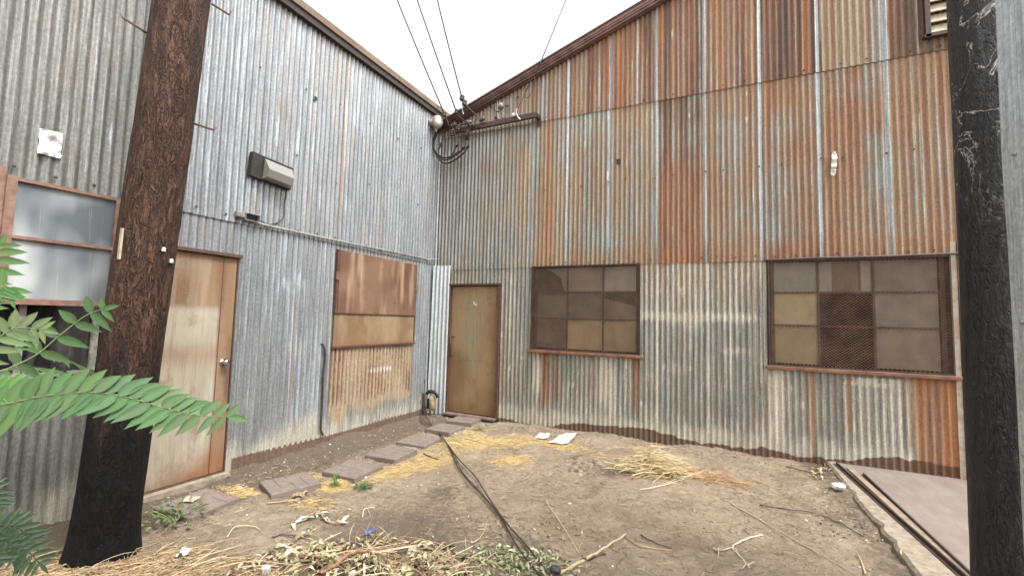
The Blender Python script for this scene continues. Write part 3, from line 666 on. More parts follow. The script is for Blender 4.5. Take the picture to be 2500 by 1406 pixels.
# left door
def col_ldoor(S, Z):
    brown = lerp((.145, .082, .042), (.235, .148, .085), ss(.3, .7, fbm(S*6, Z*.9, 210)))
    cream = lerp((.30, .27, .205), (.39, .36, .295), ss(.35, .65, fbm(S*3, Z*1.2, 214)))
    k = ss(1.64, 1.56, Z)*(1-.75*line(Z, 1.17, .10)*(.4+fbm(S*3, Z*2, 7)))*ss(.12, .35, Z+.25*(S-3.6)+.15*noise(S*6, Z*4, 8))
    k = k*ss(3.50, 3.535, S); k = np.maximum(k, .35*ss(1.8, 2.0, Z)*ss(3.6, 3.8, S)); k = np.maximum(k, .25*(fbm(S*7, Z*.6, 5) > .55)*(S > 3.53))
    c = brown*(1-k[..., None])+cream*k[..., None]
    c = lerp(c, (.22, .085, .035), .7*ss(.42, .1, Z)*ss(3.95, 3.5, S)+.5*line(S, 3.525, .012)+.5*ss(2.02, 2.1, Z))
    c = lerp(c, (.07, .045, .035), .75*line(S, 3.40, .03)*ss(1.15, 1.0, Z)*ss(.55, .85, Z))
    return c
ld = board(LB, 'door', 'L', 3.385, 4.29, .045, 2.10, -.02, .03, col_ldoor, nx=60, nz=80)
m = MB(); m.box((.012, -3.378, 1.07), (.035, .012, 2.12)); m.box((.018, -3.83, 2.122), (.06, .96, .03)); m.box((.0, -3.84, .028), (.06, .93, .022)); m.build('door_frame', M['rusty_steel'], LB)
m = MB(); m.box((.0115, -3.515, 1.07), (.006, .006, 2.04)); m.build('door_seam', M['rusty_steel'], ld)
kp = onX(549, 884, .04); m = MB(); m.lathe((.008, kp[1], kp[2]), (1, 0, 0), [(0, .036), (.008, .036), (.012, .015), (.035, .015), (.042, .027), (.062, .030), (.075, .024), (.078, .010)], 20); m.build('knob', M['chrome'], ld, smooth=True)

# plywood shutter on the left wall
def col_sh(S, Z):
    c = lerp((.105, .050, .032), (.165, .095, .058), ss(.3, .7, fbm(S*2.5, Z*2.5, 221)))
    c = lerp(c, (.085, .032, .028), .8*ss(.45, .7, fbm(S*3+3, Z*1.6, 223))*ss(1.5, .75, S))
    return lerp(c, (.42, .30, .19), .6*ss(.6, .8, fbm(S*9, Z*.9, 224)))
def col_sh2(S, Z):
    c = lerp((.165, .105, .055), (.25, .185, .108), ss(.3, .7, fbm(S*4, Z*1.6, 231)))
    c = lerp(c, (.20, .09, .04), .7*ss(1.26, 1.16, Z)+.5*ss(.6, .8, fbm(S*10, Z*.8, 232))); return c
sh = board(LB, 'shutter', 'L', .55, 2.10, 1.595, 2.385, .012, .03, col_sh, nx=50, nz=40)
board(LB, 'shutter', 'L', .55, 2.13, 1.175, 1.585, .004, .022, col_sh2, nx=50, nz=30)
m = MB(); m.box((.025, -2.122, 1.99), (.035, .03, .80)); m.box((.022, -1.33, 1.163), (.045, 1.64, .016)); m.box((.018, -.535, 1.78), (.03, .022, 1.2)); m.box((.03, -1.33, 1.59), (.02, 1.56, .010)); m.build('shutter_frame', M['rusty_steel'], LB)
for (s, z) in ((2.125, 2.06), (.53, 2.02)):
    m = MB(); m.box((.042, -s, z), (.02, .05, .10)); m.tube([(.055, -s, z-.06), (.055, -s, z+.06)], .009, 8); m.build('hinge', M['rusty_trim'], sh)
# new bright panel across the corner
def sheet_diag():
    ns, nz = 48, 66; t = np.linspace(0, 1, ns); z = np.linspace(.02, 2.43, nz); T, Z = np.meshgrid(t, z)
    a = np.array([.045, -.10]); b_ = np.array([.335, -.045]); L_ = np.linalg.norm(b_-a); nx_ = np.array([(b_-a)[1], -(b_-a)[0]])/L_
    off = .012*np.cos(2*PI*T*L_/.0677)+.004
    X = a[0]+(b_-a)[0]*T+nx_[0]*off-.02*(1-Z/2.43)*(1-T); Y = a[1]+(b_-a)[1]*T+nx_[1]*off
    A = P4(.02+.2*(noise(T*9, Z*3, 5)-.5), .25+.3*(noise(T*9, Z*1.5, 4)-.5)+.3*ss(.5, .1, Z), T*0+.0, T*0+.9)
    o = grid_mesh('corrugated_sheet', X, Y, Z, M['sheet_new'], {'paint': A}, parent=RB); o['label'] = 'bright newer corrugated strip standing across the inner corner beside the door'
sheet_diag()

# ------------------------------------------------------------------ meshed windows of the right warehouse
def sec_window(s0, s1, z0, z1, cols, rows, colors, label, dark_polys=(), sill_over=.04):
    root_z = -.0
    wroot = MB()      # outer frame ring = the window part
    fr = .014
    for (a, c) in (((s0+fr/2), None), ((s1-fr/2), None)): wroot.box((a, -.018, (z0+z1)/2), (fr, .055, z1-z0))
    wroot.box(((s0+s1)/2, -.017, z1-fr/2), (s1-s0-.002, .05, fr)); wroot.box(((s0+s1)/2, -.017, z0+fr/2), (s1-s0-.002, .05, fr))
    win = wroot.build('window', M['dark_steel'], RB); win['label'] = label
    pm = MB()
    for r in range(len(rows)-1):
        for c in range(len(cols)-1):
            colr = colors[r][c]
            if colr is None: continue
            pm.box(((cols[c]+cols[c+1])/2, .060, (rows[r]+rows[r+1])/2), (cols[c+1]-cols[c]-.012, .006, abs(rows[r+1]-rows[r])-.012), col=colr)
    for poly, colr in dark_polys: pm.slab([(p[0], .052, p[1]) for p in poly], (0, .003, 0), col=colr)
    pm.build('panes', M['pane'], win)
    fm = MB()
    for c in cols[1:-1]: fm.box((c, .050, (z0+z1)/2), (.022, .03, z1-z0-.02))
    for r in rows[1:-1]: fm.box(((s0+s1)/2, .047, r), (s1-s0-.02, .026, .020))
    fm.box((s0+.05, .049, (z0+z1)/2), (.04, .03, z1-z0-.02)); fm.box((s1-.05, .049, (z0+z1)/2), (.04, .03, z1-z0-.02))
    fm.build('glazing_bars', M['dark_steel'], win)
    bk = MB(); bk.box(((s0+s1)/2, .20, (z0+z1)/2), (s1-s0+.3, .01, z1-z0+.3)); bk.build('dark_interior_board', M['void'], win)  # black board standing in for the unlit room behind the panes
    rv = MB(); rv.box((s0-.006, .06, (z0+z1)/2), (.012, .15, z1-z0)); rv.box((s1+.006, .06, (z0+z1)/2), (.012, .15, z1-z0)); rv.box(((s0+s1)/2, .06, z0-.006), (s1-s0, .15, .012)); rv.box(((s0+s1)/2, .06, z1+.006), (s1-s0, .15, .012)); rv.build('reveal', M['dark_steel'], win)
    # expanded metal
    W, H = .0385, .030; sm = MB(); y0 = -.034
    nz_ = int((z1-z0-.02)/(H/2)); nx_ = int((s1-s0-.01)/(W/2))
    V = []; Fs = []
    for j in range(0, nz_, 1):
        zc = z0+.012+j*(H/2)+H/4
        base = len(V)
        for i in range(nx_+1):
            x = s0+.006+i*W/2; zz = zc+(H/4-.0012)*(1 if (i+j) % 2 == 0 else -1)
            wob = .004*math.sin(x*2.1+zz*1.4)+.0035*math.sin(x*5.3-zz*3.7)
            kk = .0022
            V += [(x, y0-.0020+wob, zz-kk), (x, y0+.0016+wob, zz-kk*.2), (x, y0+.0010+wob, zz+kk), (x, y0-.0024+wob, zz+kk*.4)]
        for i in range(nx_):
            a = base+i*4
            for k in range(4): Fs.append((a+k, a+(k+1) % 4, a+4+(k+1) % 4, a+4+k))
    sm.add(V, Fs); sm.build('mesh_screen', simple('rusty_expanded_metal', (.24, .145, .095), .7, .15, col2=(.11, .06, .042), sc=5), win)
    sl_ = MB(); sl_.box(((s0+s1)/2+.005, -.038, z0-.022), (s1-s0+2*sill_over, .085, .040), bev=.005); sl_.build('sill', M['sill'], win)
    return win
GY_ = (.12, .115, .095); GY2 = (.26, .245, .20); YB = (.36, .28, .15); YB2 = (.34, .26, .14); DK = (.012, .010, .010); BR = (.13, .085, .06); GG = (.26, .26, .22)
sec_window(1.79, 3.385, 1.135, 2.375, [1.83, 2.33, 2.86, 3.35], [2.355, 1.99, 1.60, 1.16],
           [[(.18, .17, .15), (.20, .175, .135), GG], [(.10, .095, .075), (.10, .095, .08), (.15, .115, .085)], [(.10, .08, .06), YB2, (.30, .23, .13)]],
           'smaller meshed window nearer the corner door', dark_polys=[([(1.84, 2.34), (1.99, 2.34), (2.12, 2.28), (2.22, 2.19), (2.29, 2.0), (1.84, 2.0)], DK), ([(2.87, 1.98), (3.34, 1.98), (3.34, 1.79), (2.87, 1.90)], DK)])  # near-black polygons stand for the unlit room seen through broken glass
sec_window(4.885, 6.555, 1.105, 2.36, [4.93, 5.40, 5.92, 6.48], [2.345, 1.975, 1.585, 1.13],
           [[GG, GY2, (.15, .14, .115)], [(.44, .36, .20), None, (.20, .185, .15)], [(.34, .28, .155), None, (.21, .18, .13)]],
           'larger meshed window near the black pole', dark_polys=[([(5.54, 2.34), (5.78, 2.34), (5.78, 1.99), (5.54, 1.99)], (.12, .09, .06)), ([(5.78, 2.34), (5.81, 2.34), (5.81, 1.99), (5.78, 1.99)], (.09, .03, .015))])
# jamb trim right of the larger window
m = MB(); m.box((6.583, -.014, 1.20), (.046, .03, 2.6)); m.build('jamb_strip', simple('pale_jamb', (.40, .37, .30), .7, col2=(.30, .20, .13)), RB)
m = MB(); m.box((6.632, -.02, 1.20), (.045, .04, 2.6)); m.build('jamb_strip', M['rusty_trim'], RB)
# flashing above larger window
m = MB(); m.tube([(4.84, -.045, 2.365), (5.4, -.05, 2.372), (6.0, -.055, 2.366), (6.6, -.06, 2.375), (6.75, -.07, 2.40)], .012, 6); m.build('drip_rod', M['dark_steel'], RB)
# louvred vent high in the gable
vx0, vx1, vz0 = 6.42, 7.1, 4.77
m = MB(); m.box((vx0+.02, -.06, 5.5), (.045, .07, 1.5)); m.box((vx1, -.06, 5.5), (.045, .07, 1.5)); m.box(((vx0+vx1)/2, -.06, vz0), (vx1-vx0+.03, .07, .03)); vent = m.build('vent', M['dark_steel'], RB)
for k in range(12):
    z = vz0+.075+k*.118; m = MB(); m.box(((vx0+vx1)/2+.01, -.062, z), (vx1-vx0-.05, .012, .115), Matrix.Rotation(-.45, 3, 'X')); m.build('louvre', M['louver'], vent)
    m = MB(); m.box(((vx0+vx0+.40)/2, -.085, z-.005), (.018, .01, .045)); m.build('louvre_clip', M['dark_steel'], vent)

# ------------------------------------------------------------------ left steel window
wz0, wz1, wy0, wy1 = 1.60, 2.43, 4.40, 4.99
m = MB(); t = .035; dd = .05
for s, wd in ((wy1, .05), (wy0, .035)): m.box((dd, -s, (wz0+wz1)/2), (.045, wd, wz1-wz0+.03))
m.box((dd, -(wy0+wy1)/2, wz1), (.043, wy1-wy0, .025)); m.box((dd+.005, -(wy0+wy1)/2, wz0), (.05, wy1-wy0+.06, .04)); m.box((dd+.002, -(wy0+wy1)/2, 2.035), (.04, wy1-wy0, .022)); m.box((.02, -5.03, 1.75), (.05, .035, 1.5))
lw = m.build('window', simple('red_brown_window_steel', (.17, .085, .06), .6, col2=(.26, .16, .12), sc=14), LB); lw['label'] = 'steel window with two frosted panes'
m = MB(); m.box((dd-.004, -(wy0+wy1)/2, 2.23), (.006, wy1-wy0-.03, .38)); m.box((dd-.004, -(wy0+wy1)/2, 1.82), (.006, wy1-wy0-.03, .41)); m.build('frosted_panes', M['frost'], lw)
m = MB(); m.box((-.01, -(wy0+wy1)/2, 1.33), (.006, wy1-wy0+.05, .54)); m.build('lower_pane', M['darkglass'], lw)
m = MB(); m.box((.01, -4.86, 1.34), (.025, .035, .5)); m.box((.01, -4.455, 1.34), (.025, .04, .5)); m.box((.02, -4.7, 1.085), (.06, .66, .03)); m.build('lower_frame', simple('chalky_grey_frame', (.30, .29, .25), .8, col2=(.12, .11, .09), sc=20), lw)
m = MB(); m.box((-.10, -4.7, 1.75), (.01, .9, 1.6)); m.build('dark_interior_board', M['black'], lw)  # black board in place of the dark room behind the sashes

# ------------------------------------------------------------------ wall lamp, junction box, conduit, cable
c4 = [onX(610, 378, .03), onX(706, 409, .03), onX(684, 458, .03), onX(600, 437, .03)]
root = thing('wall_lamp', 'dark bronze wall pack lamp with ribbed glass lens tilted on the left wall', 'lamp', (.03, -3.10, 3.07))
cy, cz = -3.12, 3.065; tilt = math.radians(-3)
Rx = Matrix.Rotation(tilt, 3, 'X')
def lp(u, v, d): p = Rx @ Vector((0, u, v)); return (d, cy+p.y, cz+p.z)       # u along +y (towards corner), v up, d out
hw, hh = .235, .125
m = MB(); b0 = [lp(-hw, -hh, .03), lp(hw, -hh, .03), lp(hw, hh, .03), lp(-hw, hh, .03)]; b1 = [lp(-hw, -hh, .085), lp(hw-.0, -hh, .085), lp(hw-.0, hh-.0, .085), lp(-hw+.0, hh-.0, .085)]
m.add(b0+b1, [(0, 1, 2, 3), (7, 6, 5, 4), (0, 4, 5, 1), (1, 5, 6, 2), (2, 6, 7, 3), (3, 7, 4, 0)])
lh = m.build('housing', M['bronze'], root)
m = MB(); a = [lp(-.110, -.118, .087), lp(.218, -.118, .087), lp(.218, .10, .087), lp(-.110, .10, .087)]
k1 = [lp(-.10, -.10, .155), lp(.195, -.10, .155), lp(.195, -.02, .175), lp(-.10, -.02, .175)]; k2 = [lp(.205, .09, .115), lp(-.120, .09, .115)]
m.add(a+k1+k2, [(0, 1, 5, 4), (1, 2, 8, 6, 5), (4, 5, 6, 7), (7, 6, 8, 9), (2, 3, 9, 8), (3, 0, 4, 7, 9)]); m.build('lens', M['lens'], root)
m = MB()
for (u, v) in ((-.21, .1), (-.195, .03), (-.2, -.02), (-.21, -.09)): 
    m = MB(); p = lp(u, v, .085); m.lathe((p[0]-.02, p[1], p[2]), (1, 0, 0), [(0, .007), (.018, .007), (.022, .003)], 8); m.build('screw', M['chrome'], root)
def smoothpts(pts, n=6):
    P = [Vector([float(k) for k in p]) for p in pts]; out = []
    for i in range(len(P)-1):
        p0 = P[max(i-1, 0)]; p1 = P[i]; p2 = P[i+1]; p3 = P[min(i+2, len(P)-1)]
        for k in range(n):
            t = k/n; out.append(.5*((2*p1)+(-p0+p2)*t+(2*p0-5*p1+4*p2-p3)*t*t+(-p0+3*p1-3*p2+p3)*t**3))
    out.append(P[-1]); return out
m = MB(); m.tube(smoothpts([onX(694, 441, .05), onX(699, 462, .045), onX(694, 500, .04), onX(693, 528, .04), onX(680, 542, .04), onX(658, 548, .04), onX(640, 541, .045), onX(625, 533, .05)]), .0055, 6); o = m.build('lamp_cord', M['cable'], None, True)
tag(o, 'thin black cord looping from the bronze wall lamp down to the open junction box', 'cord')
root = thing('junction_box', 'open grey metal junction box under the bronze wall lamp', 'junction box', onX(605, 532, .03))
p = onX(612, 532, .04); y_, z_ = p[1], p[2]
m = MB(); R5 = Matrix.Rotation(math.radians(-4), 3, 'X')
for c_, s_ in (((.05, y_+.0, z_-.035), (.06, .15, .004)), ((.05, y_, z_+.035), (.06, .15, .004)), ((.05, y_-.075, z_), (.06, .004, .07)), ((.05, y_+.075, z_), (.06, .004, .07)), ((.025, y_, z_), (.004, .15, .07))): m.box(c_, s_)
m.build('box', M['conduit'], root); m = MB(); m.box((.032, y_, z_), (.006, .14, .062)); m.build('inside', M['black'], root)
m = MB(); m.box((.055, y_-.125, z_+.005), (.055, .085, .06), bev=.008); m.lathe((.083, y_-.125, z_+.005), (1, 0, 0), [(0, .012), (.004, .012)], 10); m.build('coupler', simple('zinc_fitting', (.32, .30, .27), .5, .5), root)
m = MB(); m.tube(smoothpts([onX(622, 543, .045), onX(700, 561, .045), onX(850, 593, .045), onX(960, 615, .045), onX(1030, 630, .045), onX(1045, 634, .05), onX(1068, 632, .05)], 5), .0105, 8)
tag(m.build('conduit', M['conduit'], None, True), 'thin galvanised conduit running level from the junction box to the inner corner', 'conduit')
# hose / strap on wall
m = MB(); m.tube(smoothpts([onX(784, 838, .02), onX(790, 846, .035), onX(794, 870, .035), onX(789, 920, .03), onX(787, 980, .03), onX(784, 1030, .03), onX(784, 1050, .035), onX(789, 1063, .04)]), .012, 7)
tag(m.build('rubber_hose', M['cable'], None, True), 'black hose hanging down the left wall beside the plywood shutter', 'hose')
# foil
P = [onX(*q, .036) for q in ((97, 313), (126, 321), (153, 327), (150, 350), (147, 388), (120, 384), (90, 374), (93, 345))]
c_ = sum(P)/8; m = MB(); V = []; nn = 14
s = np.linspace(0, 1, nn); quad = [P[6], P[4], P[2], P[0]]
S_, T_ = np.meshgrid(s, s); Q = (1-S_)[..., None]*(1-T_)[..., None]*quad[0]+S_[..., None]*(1-T_)[..., None]*quad[1]+S_[..., None]*T_[..., None]*quad[2]+(1-S_)[..., None]*T_[..., None]*quad[3]
cr = np.abs(noise(S_*2.6+T_*2, T_*3-S_*1, 4)-.5)*.045; Q[..., 1] += .006*(noise(S_*0, T_*9, 3)-.5)
o = grid_mesh('foil_patch', Q[..., 0]+cr, Q[..., 1], Q[..., 2]+.004*(noise(S_*9, T_*0, 2)-.5), M['foil'], smooth=False); tag(o, 'crumpled silver foil square stuck to the left wall above the frosted window', 'foil patch')
# white pipe strap on the right wall
root = None; a = onY(2038, 369, -.05); b_ = onY(2034, 429, -.05); m = MB(); H_ = a[2]-b_[2]; V = []; n_ = 24
prof = [(0, .03), (.04, .03), (.12, .030), (.2, .033), (.26, .055), (.34, .062), (.42, .048), (.48, .034), (.52, .040), (.58, .058), (.66, .060), (.72, .040), (.76, .034), (.8, .045), (.84, .036), (.9, .034), (1.0, .034)]
for t, d in prof:
    x = a[0]+(b_[0]-a[0])*t; z = a[2]-H_*t; hwid = .026 if .05 < t < .97 else .014
    V += [(x-hwid, -d-.01, z), (x+hwid, -d-.01, z), (x+hwid, -d-.004, z), (x-hwid, -d-.004, z)]
Fs = []
for i in range(len(prof)-1):
    for k in range(4): Fs.append((i*4+k, i*4+(k+1) % 4, i*4+4+(k+1) % 4, i*4+4+k))
m.add(V, Fs); m.lathe((a[0], -.040, a[2]-.02), (0, -1, 0), [(0, .010), (.006, .008)], 8); tag(m.build('pipe_strap', M['white'], None), 'wavy white metal pipe strap screwed to the rusty wall above the larger meshed window', 'bracket')

# ------------------------------------------------------------------ service rack in the corner
root = thing('service_rack', 'brown steel cross arm with dark insulators bolted high on the right wall at the corner', 'cross arm', (1.2, -.1, 4.6))
A0 = onY(1112, 321, -.16); A1 = onY(1310, 281, -.16)
Lr = Vector(A1-A0); ang = math.atan2(Lr.z, Lr.x); Ry = Matrix.Rotation(-ang, 3, 'Y'); cA = (Vector(A0)+Vector(A1))/2
m = MB(); m.box(cA, (Lr.length, .05, .075), Ry); m.box(cA+Vector((0, .035, .03)), (Lr.length, .03, .008), Ry); arm = m.build('arm', simple('brown_painted_channel', (.085, .045, .04), .5, .2, col2=(.05, .028, .025)), root)
for x in (A1[0]-.01, A0[0]+.15):
    m = MB(); zz = A0[2]+(A1[2]-A0[2])*(x-A0[0])/(A1[0]-A0[0]); m.box((x, -.09, zz), (.045, .14, .06)); m.box((x+.0, -.045, zz-.05), (.05, .012, .16)); m.build('bracket', M['dark_steel'], root)
m = MB(); m.box(cA+Vector((.18, -.028, .0)), (.05, .02, .10), Ry); m.build('clamp', M['dark_steel'], root)
def insulator(px, py, Y, axis, k=1.0):
    p = onY(px, py, Y); m = MB(); m.lathe(p, axis, [(-.05*k, .012), (-.045*k, .03), (-.03*k, .042*k), (-.02*k, .026*k), (-.008*k, .026*k), (0, .044*k), (.012*k, .026*k), (.025*k, .026*k), (.034*k, .040*k), (.046*k, .028), (.05*k, .012)], 14)
    return m.build('insulator', M['insul'], root, True)
for q in [(1128, 240, -.25, (0, .3, 1)), (1134, 252, -.25, (0, .3, 1)), (1177, 292, -.22, (1, 0, .3)), (1144, 300, -.22, (0, 1, .5)), (1141, 325, -.22, (.6, 0, 1)), (1108, 306, -.22, (1, 0, .5)), (1103, 326, -.2, (0, 0, 1)), (1160, 330, -.2, (.4, 0, 1), .6), (1084, 279, -.28, (0, .3, 1), .8), (1114, 273, -.28, (0, .3, 1), .8), (1120, 312, -.24, (.2, 0, 1), .8), (1152, 306, -.24, (1, 0, .2), .7)]: insulator(*q)
def tubeY(pts, Y, r, name, mat, parent, n=6):
    m = MB(); m.tube(smoothpts([onY(a, b_, Y if not hasattr(Y, '__len__') else Y[i]) for i, (a, b_) in enumerate(pts)], 5), r, n); return m.build(name, mat, parent, True)
tubeY([(1132, 248), (1138, 258), (1152, 272), (1166, 284), (1172, 296)], -.25, .010, 'jumper', M['cable'], root)
tubeY([(1114, 273), (1122, 285), (1136, 297), (1150, 306)], -.25, .010, 'jumper', M['cable'], root)
tubeY([(1085, 282), (1092, 296), (1098, 308), (1120, 306), (1150, 300)], -.24, .010, 'jumper', M['cable'], root)
tubeY([(1166, 290), (1158, 300), (1164, 308), (1160, 330)], -.22, .007, 'jumper', M['cable'], root)
tubeY([(1150, 302), (1140, 318), (1128, 328), (1108, 330)], -.22, .007, 'jumper', M['cable'], root)
tubeY([(1130, 255), (1129, 268), (1131, 280)], -.2, .009, 'pin', M['conduit'], root)
tubeY([(1214, 245), (1215, 262), (1216, 292)], -.05, .013, 'pin', M['conduit'], root)
tubeY([(1196, 261), (1203, 263), (1210, 272), (1219, 273)], -.07, .006, 'jumper', M['cable'], root)
for q in [((1255, 281), (1259, 281)),]:
    p = onY(1254, 282, -.20); m = MB(); m.lathe(p, (0, -1, 0), [(-.01, .025), (.02, .030), (.03, .02), (.031, .006)], 14); m.build('insulator', M['white'], root, True)
# small photocell / camera beside the arm
root = thing('photocell', 'small round grey sensor with a dark cap on the gable wall above the cross arm', 'sensor', onY(1222, 262, -.03))
p = onY(1224, 258, -.07); m = MB(); m.lathe(p, (1, -.3, .1), [(-.05, .02), (-.03, .045), (.01, .048), (.03, .035), (.04, .015)], 14); m.build('body', M['grey_head'], root, True)
p = onY(1237, 258, -.08); m = MB(); m.lathe(p, (1, -.2, -.1), [(-.02, .015), (0, .022), (.03, .016)], 10); m.build('cap', M['insul'], root, True)
m = MB(); m.tube([onY(1224, 262, -.05), onY(1222, 268, -.04), onY(1220, 272, -.03)], .008, 6); m.build('stem', M['conduit'], root)
# weatherhead
root = thing('weatherhead', 'weathered grey service entrance hood above the inner corner with cables drooping from it', 'weatherhead', (.05, -.1, 4.85))
p0 = onX(1072, 296, .12); m = MB(); m.lathe(onX(1068, 298, .14), tuple(sight(1086, 330)/np.linalg.norm(sight(1086, 330))*0+np.array((.25, -.35, -.5))), [(-.10, .03), (-.07, .085), (0, .095), (.10, .075), (.16, .05), (.165, .01)], 18); m.build('hood', M['grey_head'], root, True)
m = MB(); m.lathe(onX(1053, 300, .05), (1, 0, 0), [(-.03, .05), (0, .055), (.06, .045), (.07, .01)], 14); m.build('elbow', M['grey_head'], root, True)
m = MB(); m.tube([(.06, -.08, 4.75), (.05, -.06, 4.5), (.045, -.06, 2.2), (.045, -.06, .1)], .022, 10); m.build('riser', M['conduit'], root, True)
for pts, r_ in (([(1066, 322), (1058, 345), (1062, 368), (1082, 385), (1105, 381), (1122, 368)], .014), ([(1068, 325), (1058, 355), (1066, 378), (1082, 390), (1098, 388), (1122, 372), (1132, 364)], .014), ([(1060, 340), (1060, 365), (1074, 392), (1090, 399), (1110, 391), (1132, 374), (1142, 359)], .015), ([(1082, 328), (1077, 350), (1070, 368)], .013), ([(1100, 384), (1107, 372), (1114, 358)], .012)):
    tubeY(pts, -.22, r_, 'service_cable', M['cable'], root, 8)
m = MB()
for q in ((1115, 357), (1131, 362), (1142, 359)): p = onY(*q, -.22); m.lathe(p, (1, 0, .5), [(-.03, .020), (.03, .020)], 8)
m.build('cable_ends', M['black'], root)
# overhead wires
def far(px, py, zt, ext=1.0):
    d = sight(px, py); t = (zt-CAM[2])/d[2]; return CAM+t*d
for (a, bpx, lab) in (((1084, 276), (975, 0), 'leftmost of the three parallel overhead wires rising from the cross arm'), ((1113, 270), (1023, 0), 'middle of the three parallel overhead wires rising from the cross arm'), ((1127, 237), (1071, 0), 'rightmost of the three parallel overhead wires rising from the cross arm')):
    A = onY(a[0], a[1], -.27); Bp = far(bpx[0], bpx[1], 7.2); E_ = A+(Bp-A)*2.6; m = MB(); pts = []
    for k in range(25):
        t = k/24; p = A+(E_-A)*t; p = p+np.array([0, 0, -.10*4*t*(1-t)]); pts.append(p)
    m.tube(pts, .0125, 6); tag(m.build('overhead_wire', M['wire'], None, True), lab, 'wire', 'power wires to the cross arm')
A = onY(1318, 158, -.25); Bp = far(1382, 0, 8.0); E_ = A+(Bp-A)*2.6; m = MB(); m.tube([A+(E_-A)*t for t in np.linspace(0, 1, 12)], .012, 6); tag(m.build('overhead_wire', M['wire'], None, True), 'single overhead wire ending in a hanging loop over the gable roof edge', 'wire')
m = MB()
for pts in ([(1318, 158), (1312, 175), (1300, 190), (1290, 212), (1282, 228), (1280, 236), (1290, 238), (1300, 222), (1306, 200), (1304, 188)], [(1318, 158), (1306, 180), (1292, 205), (1284, 222), (1280, 234), (1266, 262), (1262, 278)], [(1308, 150), (1309, 165), (1311, 180)]):
    m.tube(smoothpts([onY(a, b_, -.22) for a, b_ in pts], 5), .005, 6)
tag(m.build('wire_tail', M['cable'], None, True), 'tangled dark wire tail hanging at the gable roof edge', 'wire')
m = MB(); m.tube(smoothpts([onY(a, b_, -.23) for a, b_ in [(1263, 266), (1260, 274), (1264, 285), (1270, 292)]], 5), .011, 7); tag(m.build('white_tie', M['white'], None, True), 'white tie hooked over the brown cross arm', 'tie')

# ------------------------------------------------------------------ gas meter like gadget at the corner
root = thing('pipe_fitting', 'small beige pipe fitting with black hood standing at the foot of the inner corner', 'pipe fitting', (.12, -.25, .1))
YM = -.20
def pm(px, py, Y=YM): return onY(px, py, Y)
sc = .0075
m = MB(); m.box(pm(1034, 982), (.045, .05, .30)); m.tube([pm(1037, 956), pm(1037, 930)], .006, 6); m.lathe(pm(1038, 929), (0, 0, 1), [(-.01, .012), (.01, .012)], 8); m.build('post', simple('grimy_grey_steel', (.16, .15, .125), .7, .3, col2=(.07, .06, .05)), root)
m = MB(); m.tube(smoothpts([pm(1042, 960, -.24), pm(1048, 956, -.26), pm(1056, 956, -.26), pm(1064, 961, -.26), pm(1069, 970, -.24)], 4), [.02]*17, 8, flat=1.5); m.build('hood', M['black'], root, True)
m = MB(); m.lathe(pm(1056, 981, -.23), (0, 0, 1), [(-.11, .03), (-.09, .05), (.06, .055), (.10, .045), (.11, .02)], 14); m.build('body', M['beige'], root, True)
m = MB(); m.tube([pm(1041, 1000), pm(1052, 1000), pm(1060, 1003)], .018, 8); m.tube([pm(1061, 968), pm(1064, 985), pm(1060, 1006)], .018, 8); m.build('pipe', M['beige'], root, True)
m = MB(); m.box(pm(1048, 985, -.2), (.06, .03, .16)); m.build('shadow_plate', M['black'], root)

# ------------------------------------------------------------------ poles
def pole(name, label, base, tops, radii, zs, mat, seed):
    base = np.array(base); nz, na = 260, 96
    z = np.linspace(-.3, zs[-1], nz); a = np.linspace(0, 2*PI, na)
    A, Z = np.meshgrid(a, z); cx = np.interp(Z, zs, tops[0]); cy = np.interp(Z, zs, tops[1]); r = np.interp(Z, zs, radii)
    Ac = np.cos(A); As = np.sin(A)
    def per(f, sx, sz, sd):   # noise that closes round the trunk
        return noise(Ac*sx+10+Z*0, As*sx+10+Z*sz, sd)
    r = r+.010*(per(0, 2.0, .8, seed)-.5)+.006*(per(0, 7, 3, seed+1)-.5)+.004*(per(0, 16, 9, seed+2)-.5)
    r = r+.03*np.exp(-np.maximum(Z, 0)/.12)
    X = cx+r*Ac; Y = cy+r*As
    root = thing(name, label, 'utility pole', (base[0], base[1], 0))
    o = grid_mesh('pole_shaft', X, Y, Z, mat, parent=root)
    return root
zs = [0, 1.0, 2.0, 3.0, 4.0, 9.0]
# left pole centre line from sight lines at its own distance
base = onZ(248, 1372, 0.0)+np.array([0, .0, 0]); Dh = np.linalg.norm(base[:2]-CAM[:2])+.14
cen = []
for (px, py) in ((248, 1372), (295, 1000), (342, 700), (398, 350), (443, 0)):
    d = sight(px, py); t = Dh/np.linalg.norm(d[:2]); cen.append(CAM+d*t)
cen = np.array(cen); pz = cen[:, 2]; pf = np.polyfit(pz, cen[:, 0], 1), np.polyfit(pz, cen[:, 1], 1)
cx_ = [np.polyval(pf[0], q) for q in zs]; cy_ = [np.polyval(pf[1], q) for q in zs]
LP = pole('utility_pole', 'leaning brown utility pole with black creosoted foot and metal step pegs, left foreground', (cx_[0], cy_[0], 0), (cx_, cy_), [.172, .170, .168, .166, .163, .14], zs, M['pole_brown'], 301)
def on_pole(px, py, rr=0):        # depth of the left pole axis along this sight line
    d = sight(px, py); t = (Dh-rr)/np.linalg.norm(d[:2]); return CAM+d*t
for (a, c, e) in (((366, 86), (300, 44), (297, 36)), ((517, 10), (560, 37), (564, 28)), ((474, 302), (523, 318), (526, 310))):
    m = MB(); m.tube([on_pole(*a, .0), on_pole(*c, .02), on_pole(*e, .02)], .0085, 8); m.build('step_peg', M['rusty_trim'], LP, True)
m = MB(); p = on_pole(294, 595, .165); m.box(p, (.022, .012, .20), Matrix.Rotation(.05, 3, 'Y')); m.build('wood_batten', M['louver'], LP)
